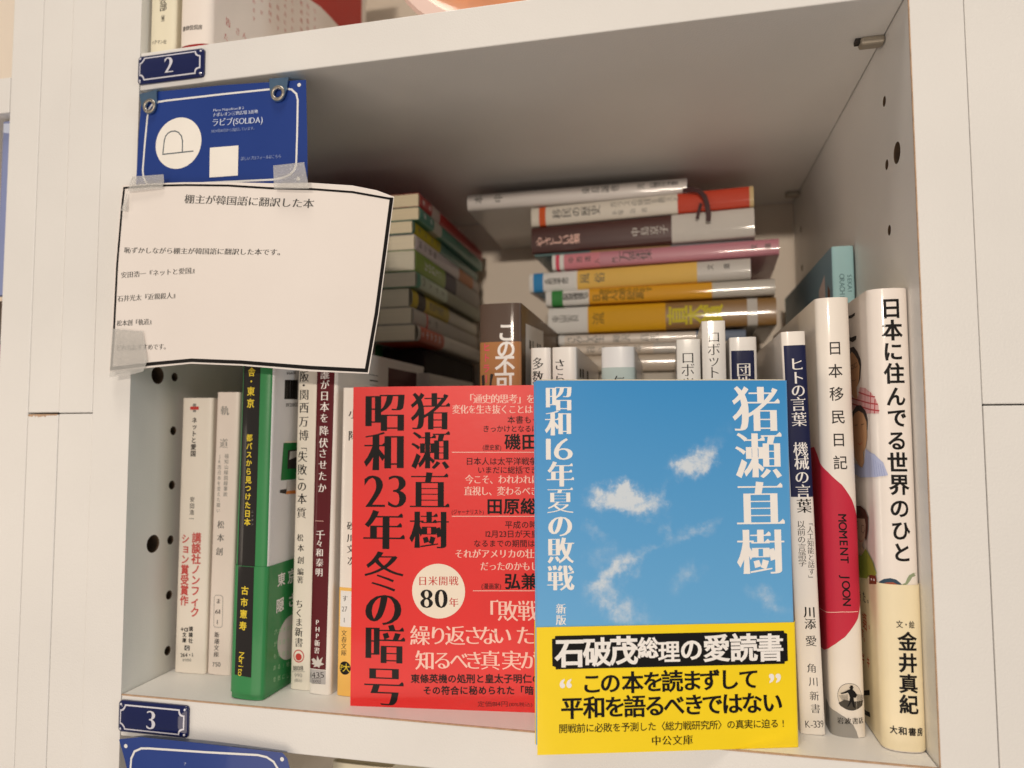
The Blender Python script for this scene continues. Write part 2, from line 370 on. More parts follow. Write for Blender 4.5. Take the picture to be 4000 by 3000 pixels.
DATA = {
 'red': [
  ('c', '昭', (-94.06, 135.43), (-94.06, 135.43), 19.05, 'mb', 'ink'),
  ('c', '和', (-93.92, 116.97), (-93.92, 116.97), 18.91, 'mb', 'ink'),
  ('c', '年', (-94.16, 80.42), (-94.16, 80.42), 18.65, 'mb', 'ink'),
  ('c', '冬', (-94.0, 61.52), (-94.0, 61.52), 18.51, 'mb', 'ink'),
  ('c', 'の', (-94.13, 44.52), (-94.13, 44.52), 18.39, 'mb', 'ink'),
  ('c', '暗', (-93.5, 28.37), (-93.5, 28.37), 18.27, 'mb', 'ink'),
  ('c', '号', (-93.62, 9.4), (-93.62, 9.4), 18.14, 'mb', 'ink'),
  ('h', '23', (-104.65, 98.58), (-82.91, 98.68), 22.66, 'db', 'ink'),
  ('c', '猪', (-72.41, 135.53), (-72.41, 135.53), 17.96, 'mb', 'ink'),
  ('c', '瀬', (-72.36, 117.43), (-72.36, 117.43), 17.84, 'mb', 'ink'),
  ('c', '直', (-72.55, 98.73), (-72.55, 98.73), 17.71, 'mb', 'ink'),
  ('c', '樹', (-72.74, 80.65), (-72.74, 80.65), 17.59, 'mb', 'ink'),
  ('c', '「通史的思考」を', (-53.96, 141.24), (-25.15, 140.99), 4.53, 'mm', 'pinkwhite'),
  ('c', '変化を生き抜くことは', (-60.01, 136.4), (-26.12, 136.15), 4.41, 'mm', 'pinkwhite'),
  ('c', '本書もそ', (-34.22, 131.37), (-22.72, 131.3), 3.66, 'g', 'ink'),
  ('c', 'きっかけとなるは', (-45.93, 127.29), (-23.22, 127.19), 3.43, 'g', 'ink'),
  ('c', '磯田', (-33.67, 121.22), (-25.74, 121.21), 7.53, 'gb', 'ink'),
  ('h', '(歴史家)', (-47.62, 118.66), (-38.91, 118.65), 2.83, 'g', 'ink'),
  ('l', [(-61.93, 116.43), (-10.39, 116.39)], 0.3, 'pinkwhite'),
  ('c', '日本人は太平洋戦争', (-53.74, 112.29), (-24.14, 112.3), 3.66, 'g', 'ink'),
  ('c', 'いまだに総括でき', (-48.36, 108.29), (-23.7, 108.33), 3.53, 'g', 'ink'),
  ('c', '今こそ、われわれは', (-53.87, 103.93), (-23.14, 104.02), 4.47, 'mm', 'pinkwhite'),
  ('c', '直視し、変わるべき', (-54.35, 98.64), (-23.64, 98.78), 4.46, 'mm', 'pinkwhite'),
  ('c', '田原総', (-42.08, 91.69), (-26.39, 91.8), 7.46, 'gb', 'ink'),
  ('h', '(ジャーナリスト)', (-62.14, 88.97), (-47.08, 89.08), 2.58, 'g', 'ink'),
  ('l', [(-61.9, 86.98), (-10.65, 87.41)], 0.29, 'pinkwhite'),
  ('c', '平成の時', (-35.61, 83.37), (-24.33, 83.48), 3.6, 'g', 'ink'),
  ('h', '12月23日が天皇', (-46.39, 79.08), (-21.78, 79.35), 3.6, 'g', 'ink'),
  ('c', 'なるまでの期間は', (-50.19, 74.73), (-25.31, 75.04), 3.48, 'g', 'ink'),
  ('c', 'それがアメリカの壮', (-58.65, 69.97), (-26.04, 70.43), 4.42, 'mm', 'pinkwhite'),
  ('c', 'だったのかもし', (-46.89, 64.47), (-23.86, 64.83), 4.39, 'mm', 'pinkwhite'),
  ('c', '弘兼', (-33.95, 57.89), (-26.35, 58.03), 7.34, 'gb', 'ink'),
  ('h', '(漫画家)', (-48.32, 55.44), (-39.13, 55.62), 2.76, 'g', 'ink'),
  ('l', [(-52.12, 53.3), (-10.95, 54.1)], 0.29, 'pinkwhite'),
  ('c', '「敗戦', (-45.39, 44.47), (-26.9, 44.89), 9.62, 'mm', 'pinkwhite'),
  ('c', '繰', (-76.76, 32.69), (-76.76, 32.69), 9.45, 'mm', 'pinkwhite'),
  ('c', 'り', (-68.39, 32.9), (-68.39, 32.9), 9.42, 'mm', 'pinkwhite'),
  ('c', '返', (-60.42, 33.11), (-60.42, 33.11), 9.4, 'mm', 'pinkwhite'),
  ('c', 'さ', (-52.13, 33.32), (-52.13, 33.32), 9.37, 'mm', 'pinkwhite'),
  ('c', 'な', (-45.42, 33.5), (-45.42, 33.5), 9.36, 'mm', 'pinkwhite'),
  ('c', 'い', (-38.73, 33.67), (-38.73, 33.67), 9.34, 'mm', 'pinkwhite'),
  ('c', 'た', (-28.24, 33.94), (-28.24, 33.94), 9.3, 'mm', 'pinkwhite'),
  ('c', '知', (-74.44, 21.6), (-74.44, 21.6), 9.17, 'mm', 'pinkwhite'),
  ('c', 'る', (-66.34, 21.84), (-66.34, 21.84), 9.15, 'mm', 'pinkwhite'),
  ('c', 'べ', (-58.63, 22.06), (-58.63, 22.06), 9.13, 'mm', 'pinkwhite'),
  ('c', 'き', (-51.67, 22.27), (-51.67, 22.27), 9.11, 'mm', 'pinkwhite'),
  ('c', '真', (-44.27, 22.49), (-44.27, 22.49), 9.08, 'mm', 'pinkwhite'),
  ('c', '実', (-34.58, 22.77), (-34.58, 22.77), 9.06, 'mm', 'pinkwhite'),
  ('c', 'が', (-26.56, 23.0), (-26.56, 23.0), 9.03, 'mm', 'pinkwhite'),
  ('c', '東條英機の処刑と皇太子明仁の', (-78.96, 13.22), (-23.26, 14.99), 4.12, 'gb', 'ink'),
  ('c', 'その符合に秘められた「暗', (-73.33, 8.14), (-26.64, 9.71), 3.99, 'gb', 'ink'),
  ('h', '定価814円', (-50.17, 2.93), (-36.17, 3.43), 2.71, 'gl', 'ink'),
  ('h', '(10%税込)', (-35.82, 3.22), (-25.18, 3.59), 2.02, 'gl', 'ink'),
  ('o', (-68.2, 52.87), 12.39, 0.0, 'cream'),
  ('c', '日米開戦', (-75.65, 57.38), (-61.15, 57.64), 4.42, 'mm', 'redink'),
  ('h', '80', (-77.19, 49.45), (-63.53, 49.73), 12.76, 'db', 'ink'),
  ('c', '年', (-61.14, 47.93), (-61.14, 47.93), 4.38, 'mm', 'redink'),
 ],
 'blue': [
  ('c', '昭', (-99.77, 139.49), (-99.77, 139.49), 10.56, 'mb', 'wht'),
  ('c', '和', (-99.86, 129.41), (-99.86, 129.41), 10.51, 'mb', 'wht'),
  ('c', '年', (-99.41, 108.93), (-99.41, 108.93), 10.42, 'mb', 'wht'),
  ('c', '夏', (-99.5, 98.49), (-99.5, 98.49), 10.37, 'mb', 'wht'),
  ('c', 'の', (-99.59, 88.58), (-99.59, 88.58), 10.32, 'mb', 'wht'),
  ('c', '敗', (-99.55, 78.84), (-99.55, 78.84), 10.28, 'mb', 'wht'),
  ('c', '戦', (-99.65, 67.94), (-99.65, 67.94), 10.23, 'mb', 'wht'),
  ('h', '16', (-105.74, 119.21), (-93.63, 119.14), 13.12, 'dl', 'wht'),
  ('c', '新', (-99.57, 55.88), (-99.57, 55.88), 4.19, 'mm', 'wht'),
  ('c', '版', (-99.61, 51.56), (-99.61, 51.56), 4.18, 'mm', 'wht'),
  ('c', '猪', (-18.58, 134.9), (-18.58, 134.9), 19.11, 'mb', 'wht'),
  ('c', '瀬', (-18.12, 115.99), (-18.12, 115.99), 18.95, 'mb', 'wht'),
  ('c', '直', (-17.69, 96.31), (-17.69, 96.31), 18.78, 'mb', 'wht'),
  ('c', '樹', (-18.08, 77.11), (-18.08, 77.11), 18.62, 'mb', 'wht'),
 ],
 'blueband': [
  ('p', [(-102.0, 45.47), (-9.64, 45.72), (-9.56, 44.91), (-8.31, 44.48), (-8.32, 33.8), (-9.58, 33.58), (-9.71, 32.68), (-101.9, 32.58), (-102.0, 33.46), (-103.26, 33.98), (-103.32, 44.31), (-102.21, 44.49)], 'ink'),
  ('c', '石', (-96.23, 38.99), (-96.23, 38.99), 11.09, 'gx', 'wht'),
  ('c', '破', (-85.32, 39.0), (-85.32, 39.0), 10.92, 'gx', 'wht'),
  ('c', '茂', (-74.76, 39.37), (-74.76, 39.37), 10.74, 'gx', 'wht'),
  ('c', '総', (-65.02, 40.15), (-65.02, 40.15), 7.98, 'gx', 'wht'),
  ('c', '理', (-56.58, 38.49), (-56.58, 38.49), 8.38, 'gx', 'wht'),
  ('c', 'の', (-47.55, 39.19), (-47.55, 39.19), 9.2, 'gx', 'wht'),
  ('c', '愛', (-37.35, 39.47), (-37.35, 39.47), 10.42, 'gx', 'wht'),
  ('c', '読', (-26.28, 39.44), (-26.28, 39.44), 10.65, 'gx', 'wht'),
  ('c', '書', (-15.49, 39.21), (-15.49, 39.21), 10.67, 'gx', 'wht'),
  ('c', '“', (-98.02, 27.09), (-98.02, 27.09), 11.81, 'gb', 'wht'),
  ('c', '”', (-13.84, 27.09), (-13.84, 27.09), 12.01, 'gb', 'wht'),
  ('c', 'こ', (-87.65, 26.85), (-87.65, 26.85), 8.29, 'gb2', 'ink'),
  ('c', 'の', (-80.29, 26.89), (-80.29, 26.89), 8.3, 'gb2', 'ink'),
  ('c', '本', (-71.38, 26.93), (-71.38, 26.93), 8.31, 'gb2', 'ink'),
  ('c', 'を', (-63.2, 26.98), (-63.2, 26.98), 8.33, 'gb2', 'ink'),
  ('c', '読', (-55.51, 27.02), (-55.51, 27.02), 8.34, 'gb2', 'ink'),
  ('c', 'ま', (-47.54, 27.06), (-47.54, 27.06), 8.35, 'gb2', 'ink'),
  ('c', 'ず', (-40.32, 27.1), (-40.32, 27.1), 8.37, 'gb2', 'ink'),
  ('c', 'し', (-32.56, 27.14), (-32.56, 27.14), 8.38, 'gb2', 'ink'),
  ('c', 'て', (-24.52, 27.18), (-24.52, 27.18), 8.39, 'gb2', 'ink'),
  ('c', '平', (-95.58, 17.65), (-95.58, 17.65), 8.43, 'gb2', 'ink'),
  ('c', '和', (-86.74, 17.66), (-86.74, 17.66), 8.45, 'gb2', 'ink'),
  ('c', 'を', (-78.63, 17.67), (-78.63, 17.67), 8.46, 'gb2', 'ink'),
  ('c', '語', (-70.75, 17.69), (-70.75, 17.69), 8.48, 'gb2', 'ink'),
  ('c', 'る', (-62.59, 17.7), (-62.59, 17.7), 8.49, 'gb2', 'ink'),
  ('c', 'べ', (-54.92, 17.71), (-54.92, 17.71), 8.5, 'gb2', 'ink'),
  ('c', 'き', (-46.96, 17.72), (-46.96, 17.72), 8.52, 'gb2', 'ink'),
  ('c', 'で', (-39.5, 17.74), (-39.5, 17.74), 8.53, 'gb2', 'ink'),
  ('c', 'は', (-31.5, 17.75), (-31.5, 17.75), 8.54, 'gb2', 'ink'),
  ('c', 'な', (-23.47, 17.76), (-23.47, 17.76), 8.56, 'gb2', 'ink'),
  ('c', 'い', (-15.15, 17.77), (-15.15, 17.77), 8.57, 'gb2', 'ink'),
  ('c', '開戦前に必敗を予測した〈総力戦研究所〉の真実に迫る!', (-99.18, 9.86), (-10.97, 9.55), 3.61, 'g', 'ink'),
  ('c', '中公文庫', (-62.32, 4.26), (-49.65, 4.2), 3.92, 'mm', 'ink'),
 ],
 'kod': [
  ('r', (-3.9, 139.7), (1.37, 137.99), 'redink'),
  ('r', (-2.28, 141.24), (-0.29, 139.75), 'grey'),
  ('r', (-2.17, 137.93), (-0.19, 136.73), 'grey'),
  ('v', 'ネットと愛国', (-1.0, 132.31), (-1.19, 114.6), 3.29, 'gb', 'ink'),
  ('v', '安田浩一', (-0.9, 90.28), (-0.95, 80.12), 2.84, 'g', 'ink'),
  ('v', '講談社ノンフィク', (2.4, 70.23), (2.65, 31.64), 5.62, 'gb', 'redink'),
  ('v', 'ション賞受賞作', (-4.5, 69.44), (-4.1, 37.22), 5.37, 'gb', 'redink'),
  ('v', '講談社', (0.64, 22.81), (0.69, 16.73), 2.5, 'gb', 'ink'),
  ('v', '文庫', (-3.2, 19.55), (-3.18, 16.68), 2.51, 'gb', 'ink'),
  ('h', '+α', (-5.88, 22.22), (-0.85, 22.57), 3.44, 'gb', 'ink'),
  ('r', (-2.83, 14.13), (0.2, 11.63), 'ink'),
  ('c', 'G', (-1.26, 12.88), (-1.26, 12.88), 2.63, 'gb', 'wht'),
  ('h', '264・1', (-5.33, 9.0), (2.35, 9.57), 2.63, 'gb', 'ink'),
  ('h', '¥900', (-4.03, 6.46), (1.45, 6.87), 1.97, 'g', 'grey'),
 ],
 'kid': [
  ('c', '軌', (-1.44, 137.43), (-1.44, 137.43), 5.18, 'mm', 'grey'),
  ('c', '道', (-1.38, 120.03), (-1.38, 120.03), 5.15, 'mm', 'grey'),
  ('v', '福知山線脱線事故', (0.7, 113.28), (0.71, 93.29), 2.56, 'g', 'grey'),
  ('v', 'JR西日本を変えた闘い', (-3.58, 113.05), (-3.34, 84.63), 2.44, 'g', 'grey'),
  ('c', '松', (-1.38, 77.3), (-1.38, 77.3), 4.27, 'mm', 'grey2'),
  ('c', '本', (-1.26, 70.47), (-1.26, 70.47), 4.26, 'mm', 'grey2'),
  ('c', '創', (-1.6, 63.29), (-1.6, 63.29), 4.25, 'mm', 'grey2'),
  ('l', [(-2.97, 40.52), (0.38, 40.74), (1.4, 39.8), (1.67, 25.13), (0.72, 24.21), (-2.61, 24.11), (-3.54, 24.89), (-3.85, 39.45), (-2.97, 40.52)], 0.26, 'grey'),
  ('c', 'ま', (-1.14, 37.64), (-1.14, 37.64), 2.9, 'mm', 'ink'),
  ('h', '61', (-3.05, 32.14), (0.23, 32.37), 3.16, 'mm', 'ink'),
  ('c', '1', (-1.36, 26.91), (-1.36, 26.91), 3.15, 'mm', 'ink'),
  ('v', '新潮文庫', (-1.43, 20.35), (-1.34, 10.34), 3.01, 'mm', 'ink'),
  ('h', '750', (-3.55, 5.04), (1.48, 5.47), 3.13, 'g', 'grey2'),
 ],
 'green': [
  ('p', [(-9.62, 193.79), (-8.45, 157.55), (-7.12, 10.73), (3.38, 10.47), (2.32, 157.4), (2.02, 193.19)], 'black'),
  ('c', '舎', (-2.65, 154.96), (-2.65, 154.96), 4.24, 'gb', 'yel'),
  ('c', '・', (-2.58, 150.33), (-2.58, 150.33), 3.74, 'gb', 'yel'),
  ('c', '東', (-2.69, 145.51), (-2.69, 145.51), 4.48, 'gb', 'yel'),
  ('c', '京', (-2.63, 139.74), (-2.63, 139.74), 4.47, 'gb', 'yel'),
  ('v', '都バスから見つけた日本', (-2.53, 123.05), (-2.03, 82.77), 3.58, 'gb', 'yel'),
  ('v', '古市憲寿', (-1.71, 50.58), (-2.09, 33.97), 4.08, 'gb', 'yel'),
  ('v', 'Norito', (-2.13, 20.38), (-2.38, 11.66), 4.03, 'g', 'yel', -90),
  ('v', 'ニッポン', (0.58, 87.77), (0.82, 81.89), 1.21, 'g', 'grey'),
 ],
 'green_r': [
  ('c', '東', (21.73, 53.86), (21.73, 53.86), 6.53, 'gb', 'wht'),
  ('c', '京', (30.95, 53.7), (30.95, 53.7), 7.21, 'gb', 'wht'),
  ('c', '隠', (21.25, 41.57), (21.25, 41.57), 6.76, 'gb', 'wht'),
  ('c', 'さ', (31.67, 41.49), (31.67, 41.49), 7.21, 'gb', 'wht'),
  ('c', '六本木は東京', (18.43, 29.55), (36.3, 27.55), 2.73, 'g', 'palegreen'),
  ('c', 'が似合う/ど', (18.18, 23.82), (36.66, 21.42), 2.72, 'g', 'palegreen'),
  ('c', 'も千住も「何', (18.29, 17.99), (37.03, 15.22), 2.72, 'g', 'palegreen'),
  ('c', 'ある/地方の', (18.26, 12.49), (37.38, 9.23), 2.72, 'g', 'palegreen'),
  ('c', 'を気にしてい', (18.59, 6.94), (37.71, 3.6), 2.72, 'g', 'palegreen'),
  ('r', (19.66, 151.8), (20.98, 142.2), 'ink'),
  ('r', (20.89, 151.88), (21.84, 142.23), 'ink'),
  ('r', (21.85, 151.94), (23.57, 142.3), 'ink'),
  ('r', (23.49, 152.05), (24.54, 142.33), 'ink'),
  ('r', (24.65, 152.12), (26.4, 142.41), 'ink'),
  ('r', (26.41, 152.24), (27.48, 142.45), 'ink'),
  ('r', (27.4, 152.3), (29.77, 142.53), 'ink'),
  ('r', (29.79, 152.46), (31.27, 142.59), 'ink'),
  ('h', '¥660E', (20.7, 155.1), (29.47, 156.19), 2.04, 'g', 'grey2'),
  ('h', '192003', (21.15, 139.3), (32.95, 140.05), 2.55, 'g', 'grey2'),
  ('p', [(20.16, 120.59), (34.08, 120.68), (34.98, 101.88), (18.89, 102.22)], 'green'),
  ('p', [(24.2, 116.85), (34.29, 117.08), (34.87, 107.23), (24.16, 107.62)], 'dark'),
  ('p', [(26.18, 116.14), (34.33, 116.42), (34.49, 113.76), (25.64, 111.95)], 'palegrey'),
  ('p', [(24.32, 101.56), (35.21, 101.31), (35.52, 96.06), (23.66, 96.54)], 'palegrey'),
  ('p', [(18.42, 97.63), (24.17, 97.67), (23.73, 95.25), (18.22, 96.28)], 'dark'),
  ('p', [(24.23, 96.6), (35.51, 96.28), (35.62, 94.4), (23.74, 95.09)], 'orange'),
  ('p', [(20.82, 120.58), (22.2, 121.46), (34.04, 121.4), (34.09, 120.51)], 'cream'),
 ],
 'chik': [
  ('c', '大', (-1.99, 159.96), (-1.99, 159.96), 5.7, 'mm', 'ink'),
  ('c', '阪', (-1.94, 153.85), (-1.94, 153.85), 5.69, 'mm', 'ink'),
  ('c', '・', (-1.93, 149.33), (-1.93, 149.33), 5.68, 'mm', 'ink'),
  ('c', '関', (-1.67, 144.6), (-1.67, 144.6), 5.67, 'mm', 'ink'),
  ('c', '西', (-1.6, 138.09), (-1.6, 138.09), 5.65, 'mm', 'ink'),
  ('c', '万', (-1.59, 131.16), (-1.59, 131.16), 5.64, 'mm', 'ink'),
  ('c', '博', (-1.39, 124.25), (-1.39, 124.25), 5.62, 'mm', 'ink'),
  ('c', '失', (-1.7, 113.64), (-1.7, 113.64), 5.6, 'mm', 'ink'),
  ('c', '敗', (-1.7, 107.2), (-1.7, 107.2), 5.59, 'mm', 'ink'),
  ('c', 'の', (-1.58, 98.9), (-1.58, 98.9), 5.57, 'mm', 'ink'),
  ('c', '本', (-1.4, 92.76), (-1.4, 92.76), 5.56, 'mm', 'ink'),
  ('c', '質', (-1.5, 85.83), (-1.5, 85.83), 5.55, 'mm', 'ink'),
  ('v', '「', (-1.72, 118.75), (-1.72, 118.75), 5.1, 'ml', 'ink'),
  ('v', '」', (-1.34, 101.31), (-1.34, 101.31), 5.07, 'ml', 'ink'),
  ('c', '松', (-1.81, 73.54), (-1.81, 73.54), 3.77, 'mm', 'ink'),
  ('c', '本', (-1.34, 68.48), (-1.34, 68.48), 3.76, 'mm', 'ink'),
  ('c', '創', (-1.17, 62.58), (-1.17, 62.58), 3.75, 'mm', 'ink'),
  ('c', '編', (-1.16, 56.95), (-1.16, 56.95), 3.62, 'mm', 'ink'),
  ('c', '著', (-1.28, 53.02), (-1.28, 53.02), 3.61, 'mm', 'ink'),
  ('c', 'ち', (-1.33, 41.27), (-1.33, 41.27), 4.46, 'mm', 'ink'),
  ('c', 'く', (-1.36, 36.89), (-1.36, 36.89), 4.46, 'mm', 'ink'),
  ('c', 'ま', (-1.22, 32.4), (-1.22, 32.4), 4.45, 'mm', 'ink'),
  ('c', '新', (-1.32, 27.69), (-1.32, 27.69), 4.69, 'mm', 'ink'),
  ('c', '書', (-1.17, 22.68), (-1.17, 22.68), 4.68, 'mm', 'ink'),
  ('o', (-0.98, 16.08), 3.07, 2.58, 'redink'),
  ('o', (-0.97, 15.68), 1.72, 0.0, 'redink'),
  ('h', '1808', (-4.03, 10.02), (1.84, 10.58), 3.31, 'mm', 'ink'),
  ('l', [(-4.74, 8.19), (2.66, 8.91)], 0.2, 'grey'),
  ('h', '990', (-3.14, 6.72), (1.33, 7.15), 2.69, 'gl', 'grey'),
  ('h', '(税込)', (-3.06, 4.27), (1.25, 4.69), 1.71, 'g', 'grey'),
 ],
 'php': [
  ('c', '誰', (-0.87, 154.25), (-0.87, 154.25), 5.08, 'mm', 'wht'),
  ('c', 'が', (-0.73, 149.17), (-0.73, 149.17), 5.07, 'mm', 'wht'),
  ('c', '日', (-0.77, 143.73), (-0.77, 143.73), 5.06, 'mm', 'wht'),
  ('c', '本', (-0.62, 138.24), (-0.62, 138.24), 5.05, 'mm', 'wht'),
  ('c', 'を', (-0.66, 132.76), (-0.66, 132.76), 5.04, 'mm', 'wht'),
  ('c', '降', (-0.61, 126.55), (-0.61, 126.55), 5.03, 'mm', 'wht'),
  ('c', '伏', (-0.75, 120.56), (-0.75, 120.56), 5.02, 'mm', 'wht'),
  ('c', 'さ', (-0.91, 115.43), (-0.91, 115.43), 5.01, 'mm', 'wht'),
  ('c', 'せ', (-0.77, 109.89), (-0.77, 109.89), 5.0, 'mm', 'wht'),
  ('c', 'た', (-0.8, 104.36), (-0.8, 104.36), 4.99, 'mm', 'wht'),
  ('c', 'か', (-0.88, 98.58), (-0.88, 98.58), 4.98, 'mm', 'wht'),
  ('c', '千', (-1.33, 75.8), (-1.33, 75.8), 4.94, 'mm', 'wht'),
  ('l', [(-4.34, 82.45), (0.24, 82.49)], 0.19, 'pinkwhite'),
  ('c', '々', (-1.64, 71.64), (-1.64, 71.64), 3.7, 'mm', 'wht'),
  ('c', '和', (-1.45, 67.31), (-1.45, 67.31), 4.18, 'mm', 'wht'),
  ('c', '泰', (-1.39, 62.51), (-1.39, 62.51), 4.17, 'mm', 'wht'),
  ('c', '明', (-1.5, 57.84), (-1.5, 57.84), 4.17, 'mm', 'wht'),
  ('c', 'P', (-1.68, 33.95), (-1.68, 33.95), 3.16, 'mm', 'wht'),
  ('c', 'H', (-1.52, 30.67), (-1.52, 30.67), 3.15, 'mm', 'wht'),
  ('c', 'P', (-1.51, 27.5), (-1.51, 27.5), 3.15, 'mm', 'wht'),
  ('c', '新', (-1.57, 24.07), (-1.57, 24.07), 3.15, 'mm', 'wht'),
  ('c', '書', (-1.7, 20.58), (-1.7, 20.58), 3.02, 'mm', 'wht'),
  ('p', [(-5.0, 15.95), (-3.5, 14.69), (-4.9, 13.85), (-2.61, 13.73), (-3.43, 12.53), (-1.19, 13.08), (-0.06, 12.39), (0.28, 13.53), (2.49, 14.35), (0.83, 15.08), (1.65, 17.76), (-0.16, 16.11), (-1.33, 18.18), (-1.64, 15.79), (-3.3, 16.81)], 'palegrey'),
  ('h', '1435', (-5.45, 8.64), (2.62, 9.46), 3.85, 'gl', 'dark'),
  ('l', [(-4.08, 7.01), (0.81, 7.49), (0.87, 5.28), (-4.0, 4.79), (-4.08, 7.01)], 0.18, 'dark'),
  ('h', '1000', (-3.57, 5.89), (0.47, 6.29), 1.8, 'gl', 'dark'),
 ],
 'php_r': [
  ('r', (42.54, 156.99), (53.33, 156.69), 'dark'),
  ('r', (42.68, 154.09), (53.48, 153.44), 'dark'),
  ('r', (42.8, 151.45), (53.12, 151.29), 'dark'),
  ('r', (42.87, 149.76), (53.24, 148.59), 'dark'),
  ('p', [(67.59, 162.69), (112.27, 162.92), (112.93, 147.4), (67.17, 145.49)], 'maroon2'),
 ],
 'suna': [
  ('c', '小', (0.07, 134.79), (0.07, 134.79), 5.25, 'mm', 'ink'),
  ('c', '隊', (0.13, 124.05), (0.13, 124.05), 5.23, 'mm', 'ink'),
  ('c', '砂', (-0.16, 80.49), (-0.16, 80.49), 4.17, 'mm', 'ink'),
  ('c', '川', (-0.04, 74.72), (-0.04, 74.72), 4.16, 'mm', 'ink'),
  ('c', '文', (0.08, 69.47), (0.08, 69.47), 4.15, 'mm', 'ink'),
  ('c', '次', (0.46, 63.71), (0.46, 63.71), 4.14, 'mm', 'ink'),
  ('c', 'す', (-2.63, 45.85), (-2.63, 45.85), 3.15, 'mm', 'dark'),
  ('h', '27', (-4.42, 40.71), (-1.02, 40.97), 3.39, 'ml', 'dark'),
  ('c', '1', (-2.7, 35.6), (-2.7, 35.6), 3.14, 'ml', 'dark'),
  ('v', '文春文庫', (-2.71, 29.44), (-2.65, 20.17), 3.01, 'mm', 'dark'),
  ('o', (-1.88, 13.07), 3.11, 0.0, 'ink'),
  ('c', '大', (-1.14, 13.27), (-1.14, 13.27), 4.07, 'g', 'yel'),
  ('c', '子', (-3.94, 13.33), (-3.94, 13.33), 2.63, 'g', 'yel'),
 ],
 'hitler': [
  ('c', 'こ', (3.77, 175.47), (3.77, 175.47), 10.53, 'gb', 'wht'),
  ('c', 'の', (3.57, 166.95), (3.57, 166.95), 10.5, 'gb', 'wht'),
  ('c', '不', (2.85, 158.87), (2.85, 158.87), 10.47, 'gb', 'wht'),
  ('c', '可', (2.65, 150.55), (2.65, 150.55), 10.44, 'gb', 'wht'),
  ('v', 'ヒトラー', (-7.04, 168.09), (-7.28, 152.22), 4.64, 'gb', 'pink'),
  ('p', [(-10.53, 153.95), (-8.43, 154.28), (-8.12, 149.8), (-8.79, 147.38), (-10.0, 147.41)], 'dark'),
  ('p', [(-4.79, 154.75), (-3.03, 154.39), (-3.91, 151.33), (-4.27, 148.1), (-5.45, 148.12)], 'dark'),
 ],
 'hitler_r': [
  ('p', [(23.57, 181.31), (75.0, 184.01), (76.69, 145.89), (22.51, 143.54)], 'white2'),
  ('r', (32.76, 173.88), (37.95, 169.3), 'dark'),
  ('r', (41.76, 174.54), (44.37, 169.55), 'dark'),
  ('r', (55.06, 174.79), (58.84, 169.74), 'dark'),
  ('r', (62.07, 175.15), (65.98, 170.02), 'dark'),
 ],
 'tasu': [
  ('c', '多', (-1.5, 159.27), (-1.5, 159.27), 6.32, 'mm', 'ink'),
  ('c', '数', (-1.55, 152.64), (-1.55, 152.64), 6.31, 'mm', 'ink'),
  ('c', '決', (-1.59, 146.89), (-1.59, 146.89), 6.29, 'mm', 'ink'),
 ],
 'sara': [
  ('c', 'さ', (-2.28, 158.37), (-2.28, 158.37), 6.28, 'mm', 'ink'),
  ('c', 'ら', (-2.17, 151.62), (-2.17, 151.62), 6.26, 'mm', 'ink'),
 ],
 'sara_r': [
  ('r', (18.78, 157.49), (25.05, 153.01), 'dark'),
  ('r', (29.6, 158.13), (36.24, 153.53), 'dark'),
  ('r', (50.12, 158.75), (57.5, 153.9), 'dark'),
 ],
 'teal': [
  ('c', '仁', (0.55, 149.73), (0.55, 149.73), 5.65, 'mm', 'ink'),
 ],
 'robo': [
  ('c', 'ロ', (-0.29, 160.05), (-0.29, 160.05), 6.95, 'm', 'ink'),
  ('c', 'ボ', (-0.41, 154.22), (-0.41, 154.22), 6.93, 'm', 'ink'),
  ('c', 'ッ', (-0.36, 149.3), (-0.36, 149.3), 6.92, 'm', 'ink'),
 ],
 'robo_l': [
  ('p', [(-539.07, 168.91), (-795.55, 217.97), (15405.41, -1165.22), (1371.47, 45.77), (903.75, 81.1), (704.02, 98.45), (586.95, 107.6), (524.98, 113.36), (490.32, 116.55), (488.11, 119.71)], 'redblot'),
 ],
 'robot': [
  ('c', 'ロ', (0.05, 169.38), (0.05, 169.38), 6.44, 'm', 'ink'),
  ('c', 'ボ', (-0.08, 163.5), (-0.08, 163.5), 6.42, 'm', 'ink'),
  ('c', 'ッ', (-0.19, 158.46), (-0.19, 158.46), 6.41, 'm', 'ink'),
  ('c', 'ト', (-0.31, 152.83), (-0.31, 152.83), 6.4, 'm', 'ink'),
 ],
 'dan': [
  ('c', '団', (0.03, 153.88), (0.03, 153.88), 6.58, 'mm', 'wht'),
  ('c', '地', (-0.12, 147.71), (-0.12, 147.71), 6.57, 'mm', 'wht'),
 ],
 'hito': [
  ('c', 'ヒ', (0.83, 154.23), (0.83, 154.23), 6.39, 'mm', 'wht'),
  ('c', 'ト', (0.89, 148.38), (0.89, 148.38), 6.38, 'mm', 'wht'),
  ('c', 'の', (0.98, 142.91), (0.98, 142.91), 6.36, 'mm', 'wht'),
  ('c', '言', (0.7, 137.11), (0.7, 137.11), 6.35, 'mm', 'wht'),
  ('c', '葉', (0.73, 130.58), (0.73, 130.58), 6.33, 'mm', 'wht'),
  ('c', '機', (0.81, 117.94), (0.81, 117.94), 6.3, 'mm', 'wht'),
  ('c', '械', (0.87, 112.19), (0.87, 112.19), 6.28, 'mm', 'wht'),
  ('c', 'の', (0.71, 106.1), (0.71, 106.1), 6.27, 'mm', 'wht'),
  ('c', '言', (0.83, 100.02), (0.83, 100.02), 6.25, 'mm', 'wht'),
  ('c', '葉', (1.01, 93.95), (1.01, 93.95), 6.23, 'mm', 'ink'),
  ('v', '「人工知能と話す」', (3.03, 86.96), (2.57, 63.69), 3.0, 'ml', 'ink'),
